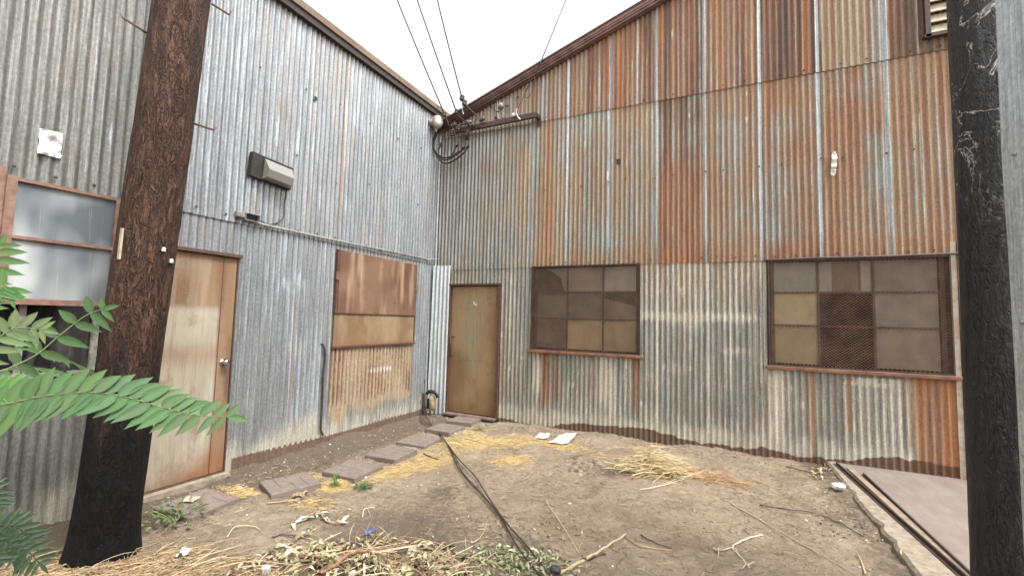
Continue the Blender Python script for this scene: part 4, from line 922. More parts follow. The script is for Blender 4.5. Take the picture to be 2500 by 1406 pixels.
for (px, py, of_) in ((400, 608, .145), (419, 636, .105)):
    m = MB(); p = on_pole(px, py, of_); dr_ = Vector(CAM-p); dr_.z = 0; q_ = p+np.array(dr_.normalized())*.012; m.lathe(q_, dr_.normalized(), [(-.04, .011), (.001, .011), (.002, .006)], 12); m.box(q_+np.array([0, 0, -.012]), (.028, .008, .009), Matrix.Rotation(-1.15, 3, 'Z')); m.build('tag', M['white'], LP)
for (px, py, r_) in ((412, 271, .008), (333, 592, .008), (452, 98, .007)):
    m = MB(); p = on_pole(px, py, .155); dr_ = Vector(CAM-p); dr_.z = 0; m.lathe(p, dr_.normalized(), [(-.02, r_), (.006, r_)], 10); m.build('nail_hole', M['black'], LP)
# right pole
r0 = .155; d1 = sight(2345, 800); h_ = d1[:2]/np.linalg.norm(d1[:2]); Dr = 3.45
perp = np.array([h_[1], -h_[0]]); c0 = CAM[:2]+h_*math.sqrt(Dr**2-r0**2)+perp*r0
def rp(z):  # lean from the photographed edge
    return c0
xs = [c0[0]+.0]*6; ys_ = [c0[1]]*6
RP = pole('utility_pole', 'upright tar-black pole with white cracks near its top, right foreground', (c0[0], c0[1], 0), (xs, ys_), [r0+.004, r0, r0-.001, r0-.002, r0-.003, r0-.02], zs, M['pole_black'], 411)

# ------------------------------------------------------------------ light grey sheet wall nearest the camera on the right
FW = thing('grey_corrugated_fence', 'pale grey corrugated metal fence at the right edge beside the tar-black pole', 'fence', (5.55, -6, 0))
def paint_F(S, Z, T): return P4(-.2+.0*S, .50+.4*(noise(S*30, Z*1.0, 3)-.5), S*0, S*0+.8)
sheet(FW, 'F', 3.55, 4.35, -.1, 3.7, .0, paint_F, M['sheet_new'], amp=.007, pit=.045, X0=5.52, dx=.0055)
sheet(FW, 'F', 4.33, 9.0, -.1, 3.7, .003, paint_F, M['sheet_new'], amp=.007, pit=.045, X0=5.52, dx=.0055)
m = MB(); m.tube([(5.56, -3.60, -.1), (5.56, -3.60, 3.68)], .025, 8); m.tube([(5.58, -6, -.1), (5.58, -6, 3.68)], .03, 8); m.tube([(5.58, -8.9, -.1), (5.58, -8.9, 3.68)], .03, 8); m.build('post', M['conduit'], FW)
m = MB()
for (px, py) in ((2472, 378), (2490, 787), (2497, 1112)):
    m = MB(); p = onX(px, py, 5.505); m.lathe((5.515, p[1], p[2]), (-1, 0, 0), [(0, .010), (.004, .010), (.008, .007), (.012, .007)], 8); m.build('screw', M['conduit'], FW)

# ------------------------------------------------------------------ stepping stones
def paver_mesh():
    m = MB(); m.box((0, 0, -.0), (.405, .405, .05), bev=.006)
    return m
sp_ = [(.60, -3.94, 94, 2.0), (.875, -3.32, 67, -1.5), (1.02, -2.71, 92, 1), (1.0, -2.11, 93, -1), (.93, -1.51, 94, 1.2), (.89, -.87, 90, 0), (.84, -.27, 94, 0)]
labs = ['stepping stone nearest the leaning pole, with a scrap of paper on it', 'brown brick-patterned stepping stone turned askew beside the left door', 'brown stepping stone third along the path from the leaning pole',
        'brown stepping stone in the middle of the path, fourth from either end', 'brown stepping stone third from the corner door', 'brown stepping stone crossed by the cable, second from the corner door', 'brown stepping stone lying against the threshold of the corner door']
proto = None
def make_paver():
    r_ = thing('stepping_stone', labs[0], 'stepping stone', (0, 0, 0), 'stepping stones leading to the corner door')
    # slabs of the brick pattern standing 3 mm over the base, gaps between
    s = np.linspace(-.2025, .2025, 82); X, Y = np.meshgrid(s, s); hgt = np.zeros_like(X)+.025
    g_ = .0045
    def groove(c, a0, a1, vert):
        d = np.abs((X if vert else Y)-c); t = (Y if vert else X)
        return (d < g_)*(t > a0)*(t < a1)
    gr = groove(-.0, -.1, .1, True)|groove(.1, -.2, .0, True)|groove(-.1, 0, .2, True)|groove(0, -.2, 0, False)|groove(.1, -.1, .2, False)|groove(-.1, -.2, .1, False)|groove(.0, .1, .2, True)|groove(-.1, -.2, -.1, True)|groove(0, .1, .2, False)
    ed = np.minimum(.2025-np.abs(X), .2025-np.abs(Y)); hgt = hgt-.006*gr-.006*(ed < .004)
    hgt = hgt+.002*(fbm(X*40, Y*40, 3, 2)-.5)
    me_o = grid_mesh('paver_top', X, Y, hgt, M['paver'], smooth=False); me_o.parent = r_
    m = MB(); m.add([(-.2025, -.2025, .019), (.2025, -.2025, .019), (.2025, .2025, .019), (-.2025, .2025, .019), (-.2045, -.2045, -.05), (.2045, -.2045, -.05), (.2045, .2045, -.05), (-.2045, .2045, -.05)], [(0, 1, 5, 4), (1, 2, 6, 5), (2, 3, 7, 6), (3, 0, 4, 7), (4, 5, 6, 7)])
    b_ = m.build('paver_base', M['paver'], None); b_.parent = r_; return r_
proto = make_paver()
for i, (x, y, a, tl) in enumerate(sp_):
    if i == 0: o = proto
    else:
        o = proto.copy(); COL.objects.link(o)
        for ch in list(proto.children): c = ch.copy(); COL.objects.link(c); c.parent = o
    o.location = (x, y, max(gzf(x, y), gzf(x+.15, y), gzf(x-.15, y))+.022); o.rotation_euler = (math.radians(tl), math.radians(-tl*.7), math.radians(a+(90 if i % 2 else 0))); o['label'] = labs[i]
stones = [(x, y) for x, y, _, _ in sp_]

# steel angles lying on the slab edge
for (p, q, lab) in (((2042, 1130), (2352, 1402), 'long rusty steel strip lying along the concrete kerb edge'), ((2108, 1157), (2356, 1388), 'shorter rusty steel strip lying on the faded red slab')):
    a = Vector(onZ(*p, SZ+.012)); c = Vector(onZ(*q, SZ+.012)); d = (c-a); c = a+d*1.5; d = c-a; mid_ = (a+c)/2; ang = math.atan2(d.y, d.x)
    Rz = Matrix.Rotation(ang, 3, 'Z'); m = MB(); n_ = Vector((-math.sin(ang), math.cos(ang), 0))
    m.box(mid_+Vector((0, 0, .001)), (d.length, .012, .028), Rz); m.box(mid_+n_*(-.020)+Vector((0, 0, -.009)), (d.length-.002, .027, .005), Rz)
    tag(m.build('steel_strip', M['dark_steel'], None), lab, 'steel strip')
m = MB(); a = Vector(onZ(2075, 1143, SZ+.006)); c = Vector(onZ(2354, 1395, SZ+.006)); d = c-a; c = a+d*1.5; mid_ = (a+c)/2; d = c-a; ang = math.atan2(d.y, d.x)
m.box(mid_, (d.length, .055, .010), Matrix.Rotation(ang, 3, 'Z')); tag(m.build('wood_batten', simple('weathered_batten', (.20, .145, .105), .85, col2=(.27, .21, .15), sc=10), None), 'thin weathered batten lying between the two rusty strips on the slab', 'batten')

# ------------------------------------------------------------------ litter generators
def inside_ok(x, y): return x > .03 and y < -.02
def fibres(pts, ln, rad, cols, lift=.02, curve=.25, seg=3, tilt=.15):
    m = MB(); V = []; Fs = []; C = []
    for (x, y, zb) in pts:
        L_ = random.uniform(*ln); a = random.uniform(0, 2*PI); cu = random.uniform(-curve, curve)*3; r = random.uniform(*rad); c = random.choice(cols); k_ = random.uniform(.75, 1.2); c = tuple(k*k_ for k in c)
        tl = random.uniform(-tilt, tilt); px, py, pz = x, y, zb+random.uniform(.0, lift); b_ = len(V); st = L_/seg
        for s in range(seg+1):
            nx, ny = -math.sin(a), math.cos(a); rr = r*(1 if s < seg else .4)
            V += [(px+nx*rr, py+ny*rr, pz), (px-nx*rr, py-ny*rr, pz), (px, py, pz+rr*1.4)]; C += [(*c, 1)]*3
            px += math.cos(a)*st; py += math.sin(a)*st; pz = max(pz+tl*st, zb+.001); a += cu/seg; tl -= .12*random.random()
        for s in range(seg):
            q = b_+s*3
            for k in range(3): Fs.append((q+k, q+(k+1) % 3, q+3+(k+1) % 3, q+3+k))
    m.v = V; m.f = Fs; m.c = C; return m
def scatter(cx, cy, rx, ry, n, rot=0, mound=0.0, power=.6):
    out = []
    A = rng.uniform(0, 2*PI, n); Rr = rng.uniform(0, 1, n)**power
    X = Rr*np.cos(A)*rx; Y = Rr*np.sin(A)*ry; xr = cx+X*math.cos(rot)-Y*math.sin(rot); yr = cy+X*math.sin(rot)+Y*math.cos(rot)
    Z = ground_z(xr, yr)+mound*(1-Rr)**1.0*rng.uniform(.1, 1, n)
    return [(x, y, z) for x, y, z in zip(xr, yr, Z) if inside_ok(x, y)]
ST = [(.50, .37, .15), (.56, .44, .21), (.42, .29, .11), (.48, .32, .12)]
pts = []
for (cx, cy, rx, ry, n) in [(1.42, -1.25, .35, .45, 700), (1.75, -1.05, .4, .3, 600), (2.3, -1.65, .25, .35, 420), (1.5, -2.05, .22, .45, 600), (1.38, -2.5, .2, .35, 420), (1.12, -3.02, .16, .25, 520), (.75, -3.0, .12, .15, 160), (.6, -3.6, .25, .12, 260), (2.6, -.78, .35, .15, 380), (2.05, -.75, .45, .2, 420), (1.25, -.75, .25, .25, 260), (3.05, -.9, .3, .12, 120), (1.2, -1.9, .15, .4, 200), (1.3, -3.45, .25, .15, 160)]:
    pts += scatter(cx, cy, rx, ry, n, power=.7)
pts = [p for p in pts if not any(abs(p[0]-a) < .2 and abs(p[1]-b_) < .2 for a, b_ in stones)]
tag(fibres(pts, (.03, .09), (.0010, .0019), ST, .012).build('scattered_straw', M['straw'], None), 'loose yellow straw scattered beside the stepping stones', 'straw', kind='stuff')
hp = onZ(1592, 1150, .02)
tag(fibres(scatter(hp[0], hp[1], .34, .20, 430, .2, .32, .8), (.14, .34), (.0018, .0032), [(.52, .40, .21), (.44, .33, .15), (.60, .49, .30), (.30, .21, .10)], .03, .7, 6, .35).build('straw_heap', M['straw'], None), 'tangled heap of pale yellow straw in front of the wall between the windows', 'straw heap')
hp2 = onZ(1745, 1165, .01)
tag(fibres(scatter(hp2[0], hp2[1], .35, .15, 260, -.1, .04, .8), (.08, .24), (.0012, .002), [(.38, .22, .10), (.45, .31, .16), (.28, .14, .07)], .015, .5, 5, .1).build('straw_heap', M['straw'], None), 'thin reddish straw clump to the right of the pale straw heap', 'straw clump')
# foreground dry grass round the pole foot
pts = []
for _ in range(2200):
    u = random.random(); px = 20+u*700; py = 1406-random.random()**1.4*(70 if px > 170 else 60)+random.random()*60
    if px > 380: py = 1330+(px-380)*.13+random.random()*110
    p = onZ(px, py, .01)
    if random.random() < (1 if px < 480 else .35): pts.append((p[0], p[1], gzf(p[0], p[1])))
tag(fibres(pts, (.10, .32), (.0012, .0024), [(.36, .26, .14), (.42, .32, .19), (.28, .18, .09), (.20, .13, .07)], .035, .35, 5, .12).build('dry_grass', M['straw'], None), 'dry straw-coloured grass lying around the foot of the leaning pole', 'dry grass', kind='stuff')
# crumbs, small twigs and stones over the whole yard
pts = []
for _ in range(6500):
    x = random.uniform(.1, 5.4); y = random.uniform(-4.6, -.08)
    if noise(np.array(x*1.3), np.array(y*1.3), 77) > .42: pts.append((x, y, gzf(x, y)))
tag(fibres(pts, (.02, .10), (.0009, .0020), [(.10, .065, .04), (.16, .11, .07), (.38, .30, .19), (.06, .04, .03), (.45, .37, .25)], .006, .4, 3, .05).build('twig_litter', M['twig'], None), 'fine dark twigs and fibres littered over the bare dirt', 'twig litter', kind='stuff')
m = MB()
for k in range(1500):
    x = random.uniform(.1, 5.4); y = -4.7*random.random()**.8-.05
    if random.random() < .35: x = random.uniform(.05, .7); y = random.uniform(-3.8, -.1)
    r = random.uniform(.003, .011); z = gzf(x, y)+r*.3; c = random.choice([(.30, .23, .17), (.2, .15, .11), (.42, .36, .29), (.14, .1, .075)]+([(.7, .68, .63)] if random.random() < .35 else []))
    V = [(x+r*random.uniform(.6, 1.2)*a, y+r*random.uniform(.6, 1.2)*b_, z+r*.7*random.uniform(.7, 1.1)*d) for a, b_, d in ((1, 0, 0), (-1, 0, 0), (0, 1, 0), (0, -1, 0), (0, 0, 1), (0, 0, -1))]
    m.add(V, [(0, 2, 4), (2, 1, 4), (1, 3, 4), (3, 0, 4), (2, 0, 5), (1, 2, 5), (3, 1, 5), (0, 3, 5)], c)
tag(m.build('pebbles', M['flat'], None), 'small pebbles and dirt crumbs spread over the yard', 'pebbles', kind='stuff')
# clod cluster
m = MB()
def clod(m, x, y, r, c, z=None):
    n, k = 7, 5; V = []; z = gzf(x, y) if z is None else z; sd = random.randint(0, 999)
    for i in range(k+1):
        th = PI*i/k
        for j in range(n):
            ph = 2*PI*j/n; q = r*(.65+.7*float(noise(np.array(i*1.7+sd), np.array(j*1.3 % 7), sd))); V.append((x+q*math.sin(th)*math.cos(ph), y+q*math.sin(th)*math.sin(ph), z+q*.6*math.cos(th)))
    m.add(V, [(i*n+j, i*n+(j+1) % n, (i+1)*n+(j+1) % n, (i+1)*n+j) for i in range(k) for j in range(n)], c)
for k in range(90):
    p = onZ(1440+random.gauss(0, 35), 1140+random.gauss(0, 9), 0.01); clod(m, p[0], p[1], random.uniform(.008, .035), random.choice([(.13, .095, .07), (.2, .15, .11), (.27, .21, .16)]))
tag(m.build('dirt_clods', M['flat'], None), 'dark broken dirt clods left of the pale straw heap', 'dirt clods', kind='stuff')

# leaves
def leaf(m, x, y, z, L_, W_, az, pitch, roll, c, curl=.3):
    R_ = Matrix.Rotation(az, 3, 'Z') @ Matrix.Rotation(-pitch, 3, 'Y') @ Matrix.Rotation(roll, 3, 'X'); V = []
    prof = [(0, .03), (.18, .75), (.4, 1), (.65, .8), (.85, .4), (1, .03)]
    for t, w_ in prof:
        zc = -curl*L_*(t-.4)**2
        for sgn, up_ in ((-1, .25), (0, 0), (1, .25)): V.append(R_ @ Vector((t*L_, sgn*w_*W_/2, zc+up_*w_*W_*.5))+Vector((x, y, z)))
    Fs = []
    for i in range(len(prof)-1):
        for k in range(2): Fs.append((i*3+k, i*3+k+1, (i+1)*3+k+1, (i+1)*3+k))
    m.add(V, Fs, c)
def leafpile(pts, cols, ln=(.03, .07), z_jit=.02, curl=(.2, 1.8)):
    m = MB()
    for (x, y, z) in pts:
        L_ = random.uniform(*ln); c = random.choice(cols); k = random.uniform(.75, 1.2)
        leaf(m, x, y, z+random.uniform(.003, z_jit), L_, L_*random.uniform(.22, .42), random.uniform(0, 2*PI), random.uniform(-.35, .5), random.uniform(-1.2, 1.2), tuple(q*k for q in c), random.uniform(*curl))
    return m
DL = [(.34, .28, .16), (.44, .38, .24), (.22, .19, .10), (.26, .18, .10), (.10, .08, .045), (.50, .45, .32), (.34, .31, .14), (.06, .042, .03)]
root = thing('leaf_pile', 'heap of dry yellow-green leaves and cut stems at the bottom centre', 'leaf pile', onZ(900, 1345, 0))
c1 = onZ(905, 1375, .03); P_ = scatter(c1[0], c1[1], .68, .36, 760, .45, .08, .62)
leafpile(P_, DL, (.045, .085), .03, (.4, 2.2)).build('leaves', M['leafdry'], root)
fibres(scatter(c1[0]+.05, c1[1]+.02, .62, .36, 300, .45, .10, .6), (.12, .40), (.0016, .003), [(.42, .34, .20), (.30, .21, .12), (.18, .10, .06), (.5, .44, .29)], .03, .25, 5, .25).build('stems', M['straw'], root)
# long leafy stalks trailing to the left
def stalk(pxs, n, cols, parent, lean=.02):
    pts = [G(*q, .015) for q in pxs]; sp = smoothpts(pts, 8); m = MB(); m.tube(sp, .004, 5, col=(.45, .38, .22)); 
    for k in range(n):
        p = sp[int(k/n*(len(sp)-1))]; leaf(m, p.x, p.y, p.z+.012, random.uniform(.05, .085), random.uniform(.016, .026), random.uniform(0, 2*PI), random.uniform(-.1, .4), random.uniform(-1, 1), tuple(q*random.uniform(.8, 1.15) for q in random.choice(cols)), random.uniform(.3, 1.5))
    return m.build('leafy_stalk', M['leafdry'], parent)
stalk([(570, 1393), (630, 1372), (690, 1352), (720, 1345), (760, 1330)], 26, DL, root); stalk([(615, 1385), (660, 1345), (700, 1330), (745, 1305), (770, 1290)], 30, DL[:4]+[(.45, .46, .34)], root)
stalk([(710, 1280), (745, 1268), (780, 1255), (800, 1272), (850, 1275)], 26, [(.5, .5, .4), (.56, .54, .42), (.4, .37, .25)], root)
stalk([(720, 1370), (770, 1355), (830, 1345)], 24, DL, root); stalk([(1000, 1350), (1060, 1365), (1110, 1385), (1160, 1400)], 30, DL, root)
c2 = onZ(1262, 1372, .01)
tag(leafpile(scatter(c2[0], c2[1], .40, .26, 520, .3, .03, .6), [(.20, .24, .10), (.30, .32, .16), (.40, .40, .26), (.14, .17, .07), (.34, .33, .20)], (.025, .055), .012).build('leaf_litter', M['leafdry'], None), 'greenish wilted leaves scattered where the black cable meets the long stick', 'leaf litter', kind='stuff')
pp = scatter(onZ(1400, 1300, 0)[0], onZ(1400, 1300, 0)[1], .45, .18, 90)+scatter(onZ(1200, 1285, 0)[0], onZ(1200, 1285, 0)[1], .3, .12, 50)+scatter(onZ(780, 1240, 0)[0], onZ(780, 1240, 0)[1], .4, .15, 60)+scatter(5.25, -1.3, .12, .4, 60)+scatter(5.2, -1.9, .25, .3, 60)+scatter(1.2, -.55, .5, .3, 40)+scatter(4.9, -.25, .4, .12, 30)+scatter(.4, -3.4, .3, .8, 40)+scatter(2.2, -.4, .6, .2, 40)
tag(leafpile(pp, DL+[(.12, .09, .05), (.18, .12, .07)], (.015, .045), .008).build('fallen_leaves', M['leafdry'], None), 'small curled dead leaves dotted over the dirt', 'fallen leaves', kind='stuff')

# ------------------------------------------------------------------ sticks, one object each
def stick(pxs, r, col, label, name='stick', dz=.012, parent=None, cat='stick', branches=()):
    pts = smoothpts([G(*q[:2], dz+(q[2] if len(q) > 2 else 0)) for q in pxs], 5); n = len(pts)
    pts = [p+Vector((0, 0, r*.4*math.sin(i*1.7))) for i, p in enumerate(pts)]
    m = MB(); m.tube(pts, [r*(1.1-.5*i/n)*(.9+.2*random.random()) for i in range(n)], 7, col=col)
    for bq in branches:
        bp = smoothpts([G(*q[:2], dz+(q[2] if len(q) > 2 else 0)) for q in bq], 4); m.tube(bp, [r*.7*(1-.6*i/len(bp)) for i in range(len(bp))], 6, col=col)
    return tag(m.build(name, M['twig'], parent, True), label, cat)
BRN = (.24, .125, .07); TAN = (.42, .32, .21); PALE = (.55, .47, .36); DRK = (.075, .05, .035)
stick([(740, 1425, .02), (785, 1398, .03), (820, 1378, .05), (848, 1354, .07), (880, 1345, .08), (905, 1344, .07), (935, 1338, .05), (970, 1334, .03)], .014, BRN, 'thick bent red-brown branch lying on top of the leaf pile', branches=[[(820, 1378, .05), (838, 1372, .03), (880, 1370, .01)]])
stick([(1366, 1400), (1410, 1375), (1455, 1350), (1490, 1327), (1528, 1304)], .0115, TAN, 'long straight pale brown stick lying right of the black cable')
stick([(1425, 1366), (1450, 1358), (1478, 1350)], .010, DRK, 'short dark stick tucked beside the long pale brown stick')
stick([(1334, 1225), (1360, 1262), (1385, 1300), (1415, 1350)], .0028, PALE, 'thin straight pale reed slanting across the middle of the yard')
stick([(1762, 1216), (1850, 1265), (1960, 1328), (2095, 1405)], .0040, (.40, .36, .26), 'longest thin pale reed reaching the bottom right of the yard')
stick([(1855, 1232), (1920, 1242), (1990, 1252), (2060, 1282), (2110, 1310)], .0050, DRK, 'long thin dark twig lying across the dirt toward the kerb')
stick([(1862, 1305), (1830, 1312), (1800, 1325), (1788, 1336), (1802, 1352), (1822, 1375), (1830, 1385)], .0055, PALE, 'crooked pale root with a hooked end', branches=[[(1822, 1375), (1812, 1387)], [(1826, 1378), (1842, 1370)]])
stick([(1740, 1337), (1760, 1342), (1790, 1336), (1800, 1345)], .004, PALE, 'small pale forked root beside the crooked one', branches=[[(1755, 1335), (1753, 1362)]])
stick([(1528, 1310), (1560, 1330), (1600, 1338), (1640, 1342)], .0040, TAN, 'thin wavy twig starting at the tip of the long pale stick')
stick([(1565, 1305), (1595, 1322), (1640, 1338)], .0050, DRK, 'dark straight twig right of the long pale stick')
stick([(1300, 1152), (1286, 1165), (1272, 1172)], .003, TAN, 'tiny pale twig right of the cable loop')
stick([(1150, 1325), (1165, 1318), (1180, 1300), (1190, 1270)], .004, TAN, 'curved thin twig standing out left of the black cable')
stick([(1035, 1107), (1050, 1114), (1069, 1121)], .0085, DRK, 'short dark stub of wood beside the stepping stones')
stick([(1390, 1118), (1440, 1105), (1490, 1100)], .0032, DRK, 'thin dark twig in front of the smaller meshed window')
stick([(1560, 1195), (1610, 1186), (1660, 1172), (1680, 1166)], .0036, (.62, .52, .33), 'thin cream straw stem sticking out below the pale straw heap')
stick([(555, 1310), (570, 1288), (590, 1282), (620, 1284), (635, 1292)], .0035, PALE, 'pale curved twig on the bare dirt left of the leaf pile')
stick([(665, 1310), (690, 1302), (730, 1308)], .0075, (.17, .12, .09), 'dark bark piece left of the leaf pile')
stick([(885, 1262), (890, 1242), (915, 1238)], .004, PALE, 'small pale arched twig behind the leaf pile', branches=[[(898, 1242), (905, 1258)]])
stick([(650, 1228), (700, 1222), (740, 1215)], .0035, TAN, 'thin tan twig in front of the askew stepping stone')
stick([(1830, 1165), (1880, 1185), (1910, 1202)], .0042, TAN, 'tan forked twig between the red straw clump and the kerb', branches=[[(1870, 1182), (1900, 1175)]])
stick([(1920, 1138), (1985, 1155), (2010, 1166)], .0045, DRK, 'dark thin twig near the corner of the kerb')
stick([(2112, 1400), (2105, 1375), (2095, 1352)], .005, TAN, 'short brown twig by the broken kerb at the bottom right')
stick([(2200, 1352), (2202, 1340), (2225, 1320), (2240, 1305)], .004, (.55, .45, .32), 'thin forked twig leaning on the broken kerb edge', dz=.05)
stick([(1075, 1065-6), (1140, 1072), (1175, 1080)], .003, DRK, 'fine dark twig beyond the cable near the last stepping stones')

# black cable from the corner out over the dirt
def cable(pxs, r, label):
    pts = smoothpts([G(a, b_, dz) if Y is None else onY(a, b_, Y) for (a, b_, dz, Y) in pxs], 7); m = MB(); m.tube(pts, r, 7)
    tag(m.build('cable', M['cable'], None, True), label, 'cable', 'black cables trailing from the corner')
cable([(1027, 960, 0, -.26), (1026, 985, 0, -.28), (1027, 1005, .05, None), (1038, 1030, .03, None), (1060, 1044, .03, None), (1078, 1062, .02, None), (1100, 1098, .02, None), (1118, 1140, .03, None), (1150, 1180, .03, None), (1185, 1215, .03, None), (1225, 1265, .03, None), (1255, 1320, .02, None), (1290, 1370, .02, None), (1335, 1420, .02, None)], .0062, 'black cable trailing from the corner, the lower-left strand')
cable([(1030, 965, 0, -.26), (1033, 990, 0, -.28), (1040, 1012, .05, None), (1052, 1034, .03, None), (1072, 1054, .03, None), (1090, 1080, .03, None), (1120, 1120, .03, None), (1160, 1162, .03, None), (1178, 1190, .035, None), (1205, 1232, .03, None), (1240, 1280, .03, None), (1285, 1330, .02, None), (1320, 1375, .02, None), (1355, 1420, .02, None)], .0062, 'black cable trailing from the corner, the upper-right strand')
cable([(1028, 975, 0, -.27), (1024, 1000, .05, None), (1032, 1032, .02, None), (1062, 1048, .02, None), (1082, 1075, .02, None), (1110, 1112, .02, None), (1128, 1150, .02, None), (1160, 1186, .02, None), (1192, 1222, .02, None), (1232, 1280, .02, None)], .0042, 'thinner black cable trailing from the corner between the two thick strands')

# ------------------------------------------------------------------ rubbish
def sheet_scrap(corners, dz, mat, label, name, cat, crumple=.01, n=10, obj_on=None):
    Pq = [G(*c, dz) if obj_on is None else onZ(*c, obj_on) for c in corners]; s = np.linspace(0, 1, n); S_, T_ = np.meshgrid(s, s)
    Q = ((1-S_)*(1-T_))[..., None]*Pq[0]+(S_*(1-T_))[..., None]*Pq[1]+(S_*T_)[..., None]*Pq[2]+((1-S_)*T_)[..., None]*Pq[3]
    sd = random.randint(0, 500); Z = Q[..., 2]+crumple*(noise(S_*4, T_*4, sd)+.5*noise(S_*9, T_*9, sd+1))+.003
    o = grid_mesh(name, Q[..., 0]+.3*crumple*noise(S_*5, T_*5, sd+2), Q[..., 1]+.3*crumple*noise(S_*5, T_*5, sd+3), Z, mat, smooth=False)
    md = o.modifiers.new('thick', 'SOLIDIFY'); md.thickness = .0015
    return tag(o, label, cat)
sheet_scrap([(1338, 1083), (1384, 1086), (1408, 1060), (1372, 1062)], .01, M['white_paper'], 'flat white paper sheet on the dirt near the smaller meshed window', 'paper', 'paper', .02)
sheet_scrap([(1305, 1070), (1335, 1072), (1342, 1062), (1318, 1060)], .005, M['white_paper'], 'small torn paper left of the flat white sheet', 'paper', 'paper', .02)
sheet_scrap([(437, 1226), (470, 1227), (492, 1214), (460, 1213)], 0, simple('dirty_paper', (.42, .35, .28), .85, col2=(.3, .24, .19)), 'dirty paper scrap lying on the nearest stepping stone', 'paper', 'paper', .008, obj_on=.058)
sheet_scrap([(880, 1309), (903, 1303), (918, 1294), (896, 1299)], .015, M['blue'], 'torn blue plastic scrap at the top of the leaf pile', 'plastic_scrap', 'plastic scrap', .02)
sheet_scrap([(426, 1362), (448, 1366), (464, 1352), (440, 1352)], .01, M['white_paper'], 'crumpled white tissue near the foot of the leaning pole', 'tissue', 'tissue', .04)
sheet_scrap([(712, 1218), (735, 1220), (752, 1206), (728, 1204)], .005, simple('brown_leaf_scrap', (.34, .24, .16), .85), 'large brown dead leaf against the askew stepping stone', 'dead_leaf', 'dead leaf', .03)
def lump(px, py, r, mat, label, name, cat, sx=1):
    p = G(px, py, r*.5); m = MB(); random.seed(int(px)); clod(m, p[0], p[1], r, (.8, .8, .78), p[2]); tag(m.build(name, mat, None), label, cat)
m = MB(); p = G(650, 1392, .03); m.box(p, (.045, .035, .06), Matrix.Rotation(.5, 3, 'Z') @ Matrix.Rotation(.2, 3, 'X'), bev=.006); tag(m.build('white_block', M['white'], None), 'small white block at the bottom left of the leaf pile', 'block')
m = MB(); 
for (a, b_, r_) in ((2048, 1187, .055),): p = G(a, b_, .03); clod(m, p[0], p[1], r_, (.8, .78, .74), p[2])
tag(m.build('crumpled_cup', M['white_paper'], None), 'crumpled white cup against the kerb', 'litter')
m = MB(); p = G(1355, 1390, .02); clod(m, p[0], p[1], .035, (.06, .06, .065), p[2]); tag(m.build('dark_stone', simple('dark_grey_stone', (.06, .06, .065), .7), None), 'dark grey stone at the lower end of the long pale brown stick', 'stone')
m = MB()
for (a, b_, c_, d_, z_) in ((1115, 1047, 1120, 1049, 0),):
    pass
for k, (px, py, r_, lab) in enumerate([(585, 1192, .022, 'white scrap beside the left door footing'), (570, 1215, .014, 'small white chip between the first two stepping stones'), (1112, 1058, .018, 'small pale bottle-cap sized scrap beside the cable near the corner'), (893, 1165, .014, 'tiny white chip at the edge of the third stepping stone'), (1391, 1228, .013, 'small white pebble alone on the open dirt'), (806, 1090-6, .012, 'white chip by the foot of the left wall')]):
    m = MB(); p = G(px, py, .006); random.seed(50+k); clod(m, p[0], p[1], r_, (.75, .73, .7), p[2]); tag(m.build('white_scrap', M['white_paper'], None), lab, 'scrap')
# leaf wad hanging at the corner of the slab
m = MB(); random.seed(5)
for k in range(46):
    t = random.random(); px = 2035-45*t+random.gauss(0, 6); py = 1128+32*t+random.gauss(0, 4); p = G(px, py, .03); leaf(m, p[0], p[1], p[2]+.04*(1-t)*random.random(), random.uniform(.03, .07), .018, random.uniform(0, 6.28), random.uniform(-.5, .9), random.uniform(-1, 1), random.choice([(.5, .44, .28), (.36, .28, .16), (.22, .15, .08)]), 1.2)
tag(m.build('dead_vine', M['leafdry'], None), 'dead leafy vine draped over the far corner of the kerb', 'dead vine')

# ------------------------------------------------------------------ green plants
def weed(px, py, h, n, label, c=(.10, .20, .05), Lf=(.03, .05), spread=.06, dz=0):
    p = G(px, py, dz); root = thing('weed', label, 'weed', p); m = MB()
    for k in range(n):
        az = random.uniform(0, 6.28); rr = random.uniform(0, spread); z = p[2]+random.uniform(.2, 1)*h
        leaf(m, p[0]+rr*math.cos(az), p[1]+rr*math.sin(az), z, random.uniform(*Lf), random.uniform(*Lf)*.35, az, random.uniform(-.3, .6), random.uniform(-.5, .5), tuple(q*random.uniform(.7, 1.3) for q in c), .6)
    m.build('leaves', M['leaf'], root)
    m = MB()
    for k in range(max(3, n//6)):
        az = random.uniform(0, 6.28); m.tube([(p[0], p[1], p[2]-.01), (p[0]+spread*.4*math.cos(az), p[1]+spread*.4*math.sin(az), p[2]+h*.6), (p[0]+spread*.7*math.cos(az), p[1]+spread*.7*math.sin(az), p[2]+h)], .0022, 5)
    m.build('stems', simple('weed_stem', (.16, .22, .08), .7), root)
weed(888, 1192, .05, 70, 'low bushy green weed in front of the third stepping stone', spread=.07)
weed(818, 1190, .12, 34, 'upright green weed between the second and third stepping stones', spread=.03)
weed(1172, 1050, .05, 60, 'pale green weed tuft in the straw before the corner door', (.16, .22, .06), (.02, .04), .10)
weed(2208, 1146, .04, 22, 'grassy green weed growing at the back edge of the red slab', (.12, .22, .06), (.08, .14), .05, dz=SZ)
weed(430, 1270, .09, 120, 'grassy weeds between the leaning pole and the nearest stepping stone', (.16, .19, .08), (.03, .07), .22)
weed(1085, 1003, .05, 50, 'small weeds at the foot of the bright corner strip', (.2, .22, .09), (.02, .035), .10)

